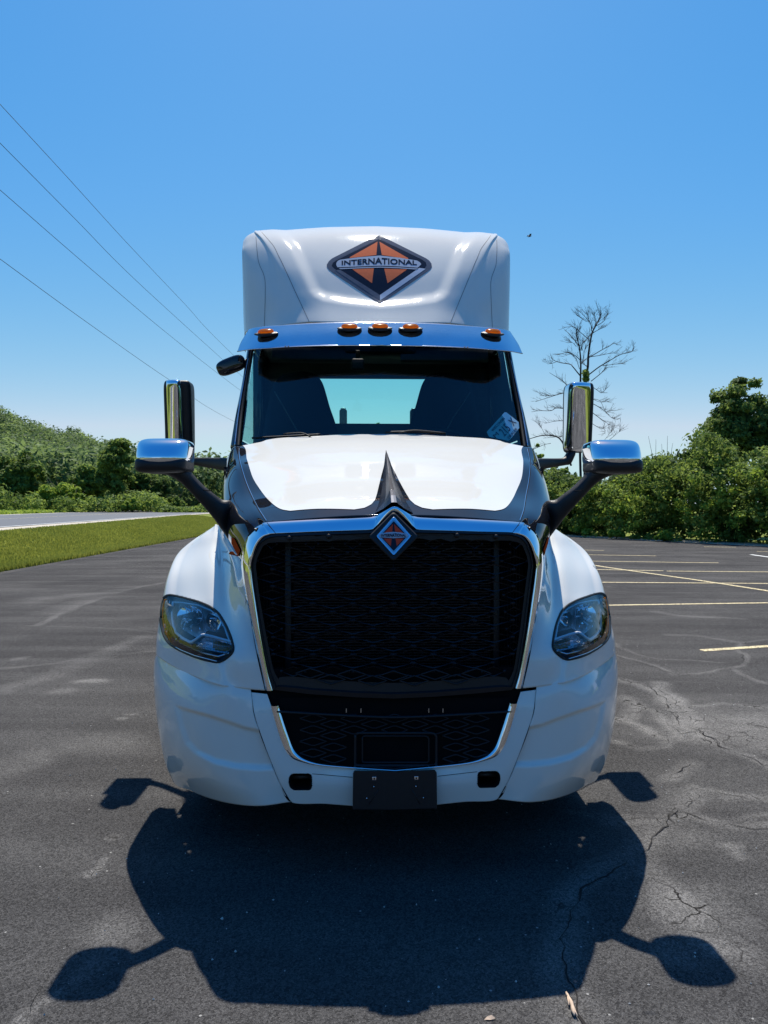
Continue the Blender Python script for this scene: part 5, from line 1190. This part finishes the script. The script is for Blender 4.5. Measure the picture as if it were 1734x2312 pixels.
# steering wheel
cx_ = .46; th = np.linspace(0, 2*math.pi, 40); tilt = R(50)
P = np.stack([cx_+.23*np.cos(th), 1.98+.23*np.sin(th)*math.cos(tilt)*1, 2.04+.23*np.sin(th)*math.sin(tilt)], 1)
SW = tube('steering_wheel', P, .016, 'rubber', TR, 8)
tube('spoke', [(cx_-.22, 1.98, 2.04), (cx_, 1.94, 2.02), (cx_+.22, 1.98, 2.04)], .014, 'rubber', SW, 6)
tube('steering_column', [(cx_, 1.95, 2.02), (cx_, 1.7, 1.9)], .04, 'rubber', SW, 8)
# interior visors, console, camera, pale labels
for s in (-1, 1): box('sun_visor', (s*.45, 1.93, 2.74), (.62, .03, .15), 'trim', TR, .01, rot=Matrix.Rotation(R(-30), 3, 'X'))
box('overhead_console', (0, 2.0, 2.78), (.5, .2, .10), 'trim', TR, .02)
prt = [tube_geo([(-.06+k*.012, 1.895, 2.755), (-.06+k*.012, 1.895, 2.79)], .0025, 4) for k in range(22)]; tag(mesh_obj('vent_slats', *join_geo(prt), 'plastic', TR, False), kind='stuff')
cmx = L(808, 822, 1.72); DC = box('dash_camera', (cmx.x, 1.735, cmx.z), (.085, .05, .075), 'rubber', TR, .012); box('camera_bracket', (cmx.x, 1.76, cmx.z+.06), (.03, .02, .08), 'rubber', TR, .004)
decal('visor_label', [(930, 814), (966, 814), (966, 817), (930, 817)], PL(1.90), 'trim', TR); 
# dealer plate standing on the dashboard against the glass
pc = np.array([(1097.5, 977), (1142, 930), (1148, 931.5), (1171, 952), (1172.5, 965), (1150, 994), (1104, 989)], float)
pc = np.array([(1099, 975), (1139, 931), (1143.5, 931), (1171, 953), (1172.5, 966), (1152, 992), (1148, 995), (1104, 986)], float)
pz = lambda px, py: np.array(L(px, py, 1.50+(1000-py)*.0018+.0*px))
def pzz(px, py, dd=0): return np.array(L(px, py, 1.455+(1000-py)*.0020-(px-1097)*-.0004+dd))
DP = tag(decal('dealer_plate', pc, lambda x, y: pzz(x, y), 'plate', TR, th=.002)[0])
# text frame: baseline direction along the long edge from lower-left to upper-right
o0 = np.array([1111., 988.]); ux = np.array([44., -47.])/64.4*64; uy = np.array([-12, -11.])/16*16
def pt(u, v, fx, fy, s=1): 
    def f(x, y):
        a = (x+1)/2; q = np.array([u[0]+(v[0]-u[0])*a, u[1]+(v[1]-u[1])*a])+np.array([-.70, -.71])*fy*y*1.0
        return pzz(q[0], q[1], -.006)
    return f
lettering('plate_number', '215', pt((1140, 986), (1154, 970), 0, 21), 'platetext', DP, .0)
lettering('plate_letter', 'X', pt((1160, 963), (1167, 955), 0, 19), 'platetext', DP, .0)
lettering('plate_prefix', 'M', pt((1119, 989), (1127, 981), 0, 9), 'platetext', DP, .0)
lettering('plate_state', 'WISCONSIN', pt((1113, 975), (1140, 946), 0, 6), 'platetext', DP, .0)
lettering('plate_type', 'DEALER', pt((1150, 991), (1169, 969), 0, 6), 'platetext', DP, .0)
# wipers
def wiper(pts, name='wiper', dy=-.02):
    P = np.array([np.array(L(px, py, y)) for px, py, y in pts]); return P
for bl, arm in (([(569, 989, 1.33), (650, 985, 1.29), (723, 981, 1.28)], [(640, 980, 1.27), (682, 978, 1.25), (706, 990, 1.22)]), ([(870, 976, 1.28), (935, 975, 1.28), (1006, 979, 1.29)], [(900, 977, 1.25), (938, 972, 1.25), (1006, 978, 1.27)])):
    o = tube('wiper', crom(wiper(bl), 16), .007, 'rubber', TR, 6); tube('wiper_arm', crom(wiper(arm), 12), .005, 'rubber', o, 6)

# ---- chrome sun visor ----------------------------------------------
VS = [[(859, 779, 1.60), (760, 779.5, 1.605), (669, 782, 1.625), (600, 786, 1.66), (567, 788, 1.70), (536, 793, 1.80)],
      [(858, 752, 1.665), (760, 753, 1.67), (674, 756, 1.69), (607, 761, 1.72), (572, 765, 1.77), (544, 772, 1.87)],
      [(856, 726, 1.75), (765, 727, 1.755), (690, 730, 1.77), (612, 735, 1.81), (578, 739, 1.86), (562, 743, 1.93)]]
VSV = np.array([[CP(c_) for c_ in r_] for r_ in VS]); 
for r_ in range(3): VSV[r_, 0, 0] = 0
A = crom(VSV, 24); A = np.swapaxes(crom(np.swapaxes(A, 0, 1), 60), 0, 1); VG = A.reshape(-1, 3); VG[::60, 0] = 0
M['visor'] = mat('scratched_chrome', (.66, .70, .76), .10, metal=1.0, nscale=9, namt=.10, bump=.25, bscale=45)
panel('sun_shield', VG, gridfaces(24, 60), 'visor', TR, join=True, thick=.006)
vT = bvh(np.concatenate([VG, VG*np.array([-1, 1, 1])]), np.concatenate([gridfaces(24, 60), gridfaces(24, 60)+len(VG)]))
lt('visor_edge', [(859, 779.5, 1.597), (760, 780, 1.602), (669, 782.5, 1.622), (600, 786.5, 1.657), (567, 788.5, 1.697), (536, 793.5, 1.797)], .004, 'silver')
for px, py in ((536, 786), (547, 760), (1177, 785), (1166, 758)): p = np.array(hit(px, py, vT)); tube('rivet', [p, p+np.array([0, -.006, .002])], .005, 'rubber', TR, 8)
for i, (px, py) in enumerate(((601, 755), (789, 743.5), (858, 743), (927, 744), (1112, 755))):
    p, nn, _, _ = vT.ray_cast(CAML, rl(px, py))
    if nn.dot(rl(px, py)) > 0: nn = -nn
    Rm = Vector((0 if i in (1, 2, 3) else (.08 if i else -.08), -.40, 1)).to_track_quat('Z', 'Y').to_matrix()
    def disc(prof, rx, ry, m, nm, par, dz=0):
        n = 28; V = []
        for f, z in prof: V += [Rm @ Vector((math.cos(a)*rx*f, math.sin(a)*ry*f, z+dz))+p+Vector((0, -.012, .006)) for a in np.linspace(0, 2*math.pi, n, endpoint=False)]
        Fc = [(k*n+j, k*n+(j+1) % n, (k+1)*n+(j+1) % n, (k+1)*n+j) for k in range(len(prof)-1) for j in range(n)]+[tuple((len(prof)-1)*n+j for j in range(n))]
        return mesh_obj(nm, V, Fc, m, par)
    b = disc([(.5, -.02), (.94, -.008), (1, -.003), (.96, .001), (.8, .004), (.6, .006), (.3, .006)], .084, .050, 'plastic', 'marker_lamp', TR)
    disc([(1, .0), (1, .007), (.92, .014), (.7, .020), (.3, .022)], .054, .042, 'amber', 'amber_lens', b, .006)

# ---- roof fairing ---------------------------------------------------
def C0(py, y): p = L(858, py, y); return l(0, y, p.z)
FG = [
 [C0(729, 1.86), (790, 728, 1.87), (740, 727, 1.89), (698, 727, 1.96), (660, 731, 2.03), (622, 736, 2.12), (585, 744, 2.28), (562, 750, 2.45), (553, 754, 2.62), l(-1.08, 2.85, 2.92)],
 [C0(700, 1.96), (790, 697, 1.97), (738, 692, 2.0), (690, 697, 2.05), (652, 702, 2.11), (614, 706, 2.2), (578, 712, 2.36), (559, 716, 2.5), (551.5, 718, 2.65), l(-1.09, 2.88, 3.08)],
 [C0(662, 2.07), (788, 660, 2.075), (735, 656, 2.10), (672, 660, 2.15), (636, 662, 2.21), (602, 664, 2.29), (571, 668, 2.44), (555, 670, 2.56), (549.5, 672, 2.70), l(-1.10, 2.90, 3.28)],
 [C0(605, 2.23), (785, 604, 2.235), (730, 603, 2.255), (648, 605, 2.30), (618, 606, 2.36), (590, 608, 2.44), (564, 610, 2.55), (552, 612, 2.65), (547.5, 614, 2.76), l(-1.10, 2.93, 3.52)],
 [C0(558, 2.42), (783, 558, 2.425), (725, 558, 2.44), (622, 560, 2.48), (600, 562, 2.53), (580, 564, 2.60), (561, 566, 2.68), (551, 569, 2.75), (546.5, 572, 2.83), l(-1.10, 2.97, 3.68)],
 [C0(525, 2.62), (782, 525, 2.625), (722, 527, 2.635), (602, 534, 2.66), (588, 537, 2.70), (573, 541, 2.75), (560, 546, 2.80), (552, 551, 2.85), (548, 557, 2.90), l(-1.09, 3.0, 3.78)],
 [C0(510, 2.85), (780, 511, 2.85), (720, 513, 2.855), (588, 522, 2.87), (577, 525, 2.89), (568, 528, 2.91), (559, 533, 2.94), (553, 539, 2.96), (549.5, 547, 2.98), l(-1.085, 3.03, 3.84)],
 [C0(507, 3.10), (780, 508, 3.1), (720, 510, 3.1), (590, 520, 3.1), (579, 523, 3.1), (570, 527, 3.1), (562, 531, 3.1), (556, 537, 3.1), (553, 545, 3.1), l(-1.06, 3.12, 3.84)]]
NFa, MFa = 120, 150
FA = net(FG, NFa, MFa); FAv = FA.reshape(-1, 3).copy(); FAv[::MFa, 0] = 0
scoop = [(652, 564), (686, 636), (696, 658), (707, 671), (728, 682), (780, 691), (859, 699), (930, 691), (985, 682), (1003, 672), (1010, 661), (1061, 560), (1108, 500), (1100, 440), (600, 440), (596, 505), (622, 530)]
FAv = press(FAv, scoop, .042, 30)
FAv[::MFa, 0] = 0
panel('roof_fairing', FAv, gridfaces(NFa, MFa), 'fairing', TR, join=True, thick=.006)
FAf = orient(FAv, gridfaces(NFa, MFa))
faT = bvh(np.concatenate([FAv, FAv*np.array([-1, 1, 1])]), np.concatenate([FAf, FAf[:, ::-1]+len(FAv)]))
faL = bvh(FAv, FAf)
seam('panel_gap', [(588, 521), (602, 537), (618, 556), (628, 576), (639, 598), (665, 655), (698, 726)], faL, 1.1, 'trim', TR, .0012)
seam('panel_gap', [(578, 535), (581, 570), (585, 595), (597, 625), (599, 660), (597, 740)], faL, .9, 'trim', TR, .0012)
box('fairing_back', (0, 3.12, 3.42), (2.08, .02, .80), 'fairing', TR)
ff = lambda o_: (lambda x, y: np.array(hit(x, y, faT, o_, 5.6)))
EM = decal('roof_emblem', [(857, 532), (880, 543), (962, 584), (969, 589), (974, 596), (975, 603), (972, 608), (966, 613), (858, 687), (750, 615), (742, 609), (738, 603), (738, 598), (743, 590), (750, 584), (835, 541)], ff(.003), 'rim', TR)[0]
def ed(nm, P, o_, m): return decal(nm, P, ff(o_), m, EM, th=.0008)
ed('emblem_edge', [(857, 534.5), (958, 585), (955, 588), (857, 540), (754, 589), (750, 586)], .0036, 'rim')
ed('emblem_field', [(856, 541), (951, 586), (961, 593), (963, 600), (959, 606), (858, 676), (755, 607), (749, 601), (752, 594), (759, 589)], .0038, 'navy')
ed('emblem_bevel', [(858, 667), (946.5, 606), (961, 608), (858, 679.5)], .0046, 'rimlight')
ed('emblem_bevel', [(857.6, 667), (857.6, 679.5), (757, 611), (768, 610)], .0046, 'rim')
for q in ([(852.3, 547), (849.8, 577), (791, 583.8), (789, 582.5)], [(856.6, 547), (862, 577), (921, 586), (922, 584.5)], [(795, 608.7), (844, 607), (840, 640.5)], [(867.5, 608), (919, 609.5), (875, 640.5)]):
    ed('emblem_facet', q, .0052, 'copper')
ed('emblem_band', [(759.5, 600), (759.5, 595.5), (763, 590.5), (768, 588), (810, 582.5), (857, 578.6), (902, 583.5), (941.6, 590), (948, 594), (951, 598), (943, 606), (900, 603), (858, 601.4), (815, 603), (762, 605)], .0062, 'band')
ed('emblem_band_line', [(765, 607.2), (815, 605.2), (858, 603.6), (900, 605.2), (944, 608), (940, 610), (900, 607.2), (858, 605.6), (815, 607.2), (769, 609.2)], .0064, 'band')
lettering('emblem_lettering', 'INTERNATIONAL', tf(771.5, 941, 600.2, 598.0, 9.5, 14.5, ff(.0074)), 'navy', EM, .022)

# ---- mirrors --------------------------------------------------------
def superbox(c, s, e=4.0, n=40, m_=24):
    """rounded box as superellipsoid"""
    th_ = np.linspace(0, 2*math.pi, n, endpoint=False); ph = np.linspace(-math.pi/2, math.pi/2, m_)
    sg = lambda v, p: np.sign(v)*np.abs(v)**p
    p = 2/e; V = []
    for f in ph:
        for t_ in th_: V.append((c[0]+s[0]*sg(math.cos(f), p)*sg(math.cos(t_), p), c[1]+s[1]*sg(math.cos(f), p)*sg(math.sin(t_), p), c[2]+s[2]*sg(math.sin(f), p)))
    Fc = [(k*n+i, k*n+(i+1) % n, (k+1)*n+(i+1) % n, (k+1)*n+i) for k in range(m_-1) for i in range(n)]
    return np.array(V), Fc
def extr(rect, y0, y1, e, npt=56, dome=.6, taper=.0):
    """mirror shell: rounded-rectangle outline from px rectangle corners, domed towards the viewer"""
    (x0, yt_), (x1, yb_) = rect; yc = (y0+y1)/2
    a = L0(x0, yt_, y0); b = L0(x1, yb_, y0); cx2, cz2 = (a.x+b.x)/2, (a.z+b.z)/2; sx, sz = abs(b.x-a.x)/2, abs(a.z-b.z)/2
    th_ = np.linspace(0, 2*math.pi, npt, endpoint=False); p = 2/e
    ox = np.sign(np.cos(th_))*np.abs(np.cos(th_))**p*sx; oz = np.sign(np.sin(th_))*np.abs(np.sin(th_))**p*sz
    return cx2, cz2, ox, oz, sx, sz
def shell(name, rect, yf, yb, e, m, parent, s=1, rd=.045, rb=.04, bulge=0.0, lean=0.0, curl=0.0, toe=0.0, rdx=None, rbx=None):
    """closed rounded shell; bulge rounds it about the vertical, lean/curl tip its face"""
    cx2, cz2, ox, oz, sx, sz = extr(rect, yf, yb, e); n = len(ox); rings = []; rdx = rdx or rd; rbx = rbx or rb
    for f in (0.15, .3, .45, .6, .75, .88): rings.append((f*(1-rdx/sx), f*(1-rd/sz), yf))
    for f in np.linspace(0, 1, 9):
        a_ = f*math.pi/2; k_ = 1-math.sin(a_); rings.append((1-rdx*k_/sx, 1-rd*k_/sz, yf+max(rd, rdx*.8)*(1-math.cos(a_))))
    for f in np.linspace(0, 1, 7):
        a_ = f*math.pi/2; k_ = 1-math.cos(a_); rings.append((1-rbx*k_/sx, 1-rb*k_/sz, yb-max(rb, rbx)*(1-math.sin(a_))))
    V = [(cx2, yf, cz2)]
    for fx_, fz_, yy in rings: V += [(cx2+ox[i]*fx_, yy, cz2+oz[i]*fz_) for i in range(n)]
    V.append((cx2, yb, cz2)); V = np.array(V); xn = (V[:, 0]-cx2)/sx; zn = (V[:, 2]-cz2)/sz; fw = np.clip((yb-V[:, 1])/(yb-yf), 0, 1)
    z1 = (zn+1)/2; V[:, 1] += fw*(bulge*xn**2-toe*xn+lean*zn+curl*z1**2.6)
    R_ = len(rings); Fc = [(0, 1+(i+1) % n, 1+i) for i in range(n)]+[(1+k*n+i, 1+k*n+(i+1) % n, 1+(k+1)*n+(i+1) % n, 1+(k+1)*n+i) for k in range(R_-1) for i in range(n)]+[(1+R_*n, 1+(R_-1)*n+i, 1+(R_-1)*n+(i+1) % n) for i in range(n)]
    V = V*np.array([s, 1, 1])
    if s < 0: Fc = [f[::-1] for f in Fc]
    return mesh_obj(name, V, Fc, m, parent)
def blade(name, U, Lo, ys_, dep, m, parent, s, n=40, sides=20):
    """arm swept between its traced upper and lower edges, oval in section"""
    A = crom([np.array(L0(*p, y)) for p, y in zip(U, ys_)], n); B = crom([np.array(L0(*p, y)) for p, y in zip(Lo, ys_)], n); dp = crom(np.array(dep)[:, None], n)[:, 0]
    V = []
    for a_, b_, d_ in zip(A, B, dp):
        c_ = (a_+b_)/2; h_ = (a_-b_)/2
        for th_ in np.linspace(0, 2*math.pi, sides, endpoint=False):
            ct, st = math.cos(th_), math.sin(th_); ct = math.copysign(abs(ct)**.8, ct); st = math.copysign(abs(st)**.8, st)
            V.append(c_+h_*ct+np.array([0, 1, 0])*st*d_)
    Fc = [(i*sides+j, i*sides+(j+1) % sides, (i+1)*sides+(j+1) % sides, (i+1)*sides+j) for i in range(n-1) for j in range(sides)]+[tuple(range(sides))[::-1], tuple((n-1)*sides+j for j in range(sides))]
    o = mesh_obj(name, np.array(V)*np.array([s, 1, 1]), Fc, m, parent)
    bm = bmesh.new(); bm.from_mesh(o.data); bmesh.ops.recalc_face_normals(bm, faces=bm.faces); bm.to_mesh(o.data); bm.free(); return o
for s in (1, -1):
    dx_ = 0 if s > 0 else -8
    # tall door mirror
    dm = shell('door_mirror', ((369+dx_, 858.5), (432+dx_, 1018)), 2.18, 2.34, 9, 'plastic', TR, s, rd=.030, lean=-.04)
    shell('chrome_cover', ((367.5+dx_, 857), (411 if s > 0 else 430+dx_, 1016)), 2.135, 2.30, 8, 'chrome', dm, s, rd=.035, bulge=.04, lean=-.04, toe=.03)
    a = L(372+dx_, 862, 2.345); b = L(428+dx_, 1012, 2.345)
    mesh_obj('mirror_glass', np.array([(a.x, 2.345, a.z), (b.x, 2.345, a.z), (b.x, 2.345, b.z), (a.x, 2.345, b.z)])*np.array([s, 1, 1]), [(0, 1, 2, 3)], 'silver', dm, False)
    blade('mirror_arm', [(407, 1008), (422, 1018), (433, 1031), (452, 1033), (480, 1033), (512, 1034), (540, 1040)], [(408, 1030), (416, 1046), (428, 1049), (450, 1052.5), (478, 1057.5), (508, 1063), (536, 1068)], [2.24, 2.23, 2.21, 2.16, 2.06, 1.94, 1.84], [.05, .05, .04, .035, .035, .04, .045], 'plastic', dm, s)
    # hood mirror
    hm = shell('hood_mirror', ((298, 1030), (417, 1067)), .120, .41, 4.5, 'plastic', TR, s, rd=.035, rb=.05, rdx=.06, rbx=.09)
    shell('chrome_cover', ((297, 985.5), (418, 1050)), .115, .40, 5, 'chrome', hm, s, rd=.04, rb=.055, rdx=.06, rbx=.09, bulge=.03, lean=.006, curl=.055)
    blade('mirror_arm', [(340, 1050), (362, 1051), (395, 1052), (422, 1058), (442, 1078), (462, 1098), (482, 1114), (502, 1128), (521, 1131), (530, 1148), (532, 1180), (526, 1214)],
          [(342, 1064), (362, 1069), (384, 1075), (406, 1087), (424, 1104), (445, 1127), (465, 1149), (484, 1172), (499, 1193), (510, 1209), (517, 1219), (521, 1222)],
          [.27, .27, .27, .27, .28, .29, .31, .34, .37, .40, .41, .41], [.04, .08, .085, .065, .042, .042, .044, .05, .06, .055, .04, .02], 'plastic', hm, s, 60)
    line3_ = [(459, 1106, .20), (462, 1107.5, .20), (478, 1108, .20)]
    tube('arm_joint', crom([CP(c_) for c_ in line3_], 8)*np.array([s, 1, 1]), .0022, 'dark', hm, 5)
# small look-down mirror at the left upper cab corner
p = np.array(L(522, 825, 1.95))
V, Fc = superbox((0, 0, 0), (.105, .05, .055), 3.2, 30, 18); rm = np.array(Matrix.Rotation(R(-20), 3, 'Y').transposed()); V = V@np.array(Matrix.Rotation(R(22), 3, 'Y'))
LD = mesh_obj('lookdown_mirror', V+p, Fc, 'black', TR); tube('mirror_stalk', [p+np.array([.06, 0, .02]), p+np.array([.14, .02, .04])], .022, 'plastic', LD, 10, .7)

# ---- underneath: wheels, axle, frame, tanks -------------------------
def wheel(x, y, r, w_, parent):
    P = []
    prof = [(r*.55, -w_/2), (r*.9, -w_/2), (r*.985, -w_*.42), (r, -w_*.3), (r, w_*.3), (r*.985, w_*.42), (r*.9, w_/2), (r*.55, w_/2)]
    n = 40; V = [(x+o_, y+math.cos(a)*q, r+math.sin(a)*q) for q, o_ in prof for a in np.linspace(0, 2*math.pi, n, endpoint=False)]
    Fc = [(k*n+i, k*n+(i+1) % n, ((k+1) % 8)*n+(i+1) % n, ((k+1) % 8)*n+i) for k in range(8) for i in range(n)]
    t_ = mesh_obj('wheel', V, Fc, 'rubber', parent)
    V, Fc = tube_geo([(x-w_*.3, y, r), (x+w_*.3, y, r)], r*.55, 24); mesh_obj('wheel_rim', V, Fc, 'satin', t_, False)
    prt = []
    for k in range(44):
        a = k/44*2*math.pi
        for q in (-1, 1):
            c_ = np.array([x+q*w_*.44, y+math.cos(a)*r*.985, r+math.sin(a)*r*.985]); prt.append(tube_geo([c_, c_+np.array([q*.018, math.cos(a)*.006, math.sin(a)*.006])], .016, 4))
    tag(mesh_obj('tread_blocks', *join_geo(prt), 'rubber', t_, False), kind='stuff')
for s in (-1, 1):
    wheel(s*.96, 1.15, .50, .28, TR)
    for y in (5.0, 6.3):
        for x in (.80, 1.10): wheel(s*x, y, .50, .26, TR)
    box('frame_rail', (s*.42, 3.8, .85), (.08, 6.6, .26), 'brake', TR)
    tk = tube('fuel_tank', [(s*.93, 2.3, .68), (s*.93, 3.9, .68)], .30, 'satin', TR, 28)
    box('tank_strap', (s*.93, 2.7, .68), (.62, .06, .62), 'brake', tk, .02)
    box('cab_step', (s*1.0, 1.9, .45), (.30, .7, .30), 'brake', TR, .02)
box('engine_block', (0, 1.2, .95), (.7, 1.5, .8), 'dark', TR)
tube('front_axle', [(-.9, 1.15, .45), (.9, 1.15, .45)], .07, 'brake', TR, 12)
box('underbody_shield', (0, 1.6, .62), (1.7, 2.4, .05), 'dark', TR)
box('fifth_wheel', (0, 5.4, 1.12), (.95, .9, .08), 'brake', TR, .02)

# ---- loose things on the asphalt -----------------------------------
tw = G(1290, 2272); a = G(1278, 2245); b = G(1297, 2299)
e = tag(empty('dry_twig', (tw.x, tw.y, 0)), 'split dry twig lying in the crack at the bottom right', 'twig')
A_ = np.array([a.x-tw.x, a.y-tw.y, .008]); B2 = np.array([b.x-tw.x, b.y-tw.y, .010])
tube('stick', crom([A_, (A_*.5+B2*.5)+np.array([.004, 0, .002]), B2], 9), [.003, .005, .004, .006, .0075, .006, .008, .007, .003], 'twig', e, 6)
tube('splinter', [A_*.3+B2*.7+np.array([.004, 0, .004]), B2+np.array([.008, -.006, .002])], [.004, .002], 'twig', e, 5)
tube('splinter', [A_*.8+B2*.2, A_*.4+B2*.6+np.array([-.007, 0, .002])], [.003, .002], 'twig', e, 5)
c_ = G(1105, 2303); e = tag(empty('dry_leaf', (c_.x, c_.y, 0)), 'small curled dry leaf near the bottom edge', 'leaf')
mesh_obj('leaf_blade', [(-.018, -.004, .004), (-.006, .006, .008), (.008, .007, .012), (.02, .0, .006), (.004, -.005, .004)], [(0, 1, 4), (1, 2, 4), (2, 3, 4)], 'twig', e, False)
K = 620; X = rng.uniform(-2.6, 3.2, K); Y = 2.35+rng.random(K)**1.5*9; sz = .0018+.0035*rng.random(K)**3
sz *= 1+.5*(rng.random(K) > .9)
o8 = np.array([(1, 0, 0), (-1, 0, 0), (0, 1, 0), (0, -1, 0), (0, 0, 1), (0, 0, -1)], float); f8 = np.array([(0, 2, 4), (2, 1, 4), (1, 3, 4), (3, 0, 4), (2, 0, 5), (1, 2, 5), (3, 1, 5), (0, 3, 5)])
V = (np.stack([X, Y, sz*.4+.001], 1)[:, None]+o8[None]*sz[:, None, None]*(.6+.8*rng.random((K, 6, 1)))).reshape(-1, 3)
tag(mesh_obj('loose_chips', V, (f8[None]+np.arange(K)[:, None, None]*6).reshape(-1, 3), 'stone', None, False), 'tiny pale stone chips scattered over the asphalt', 'gravel', kind='stuff')
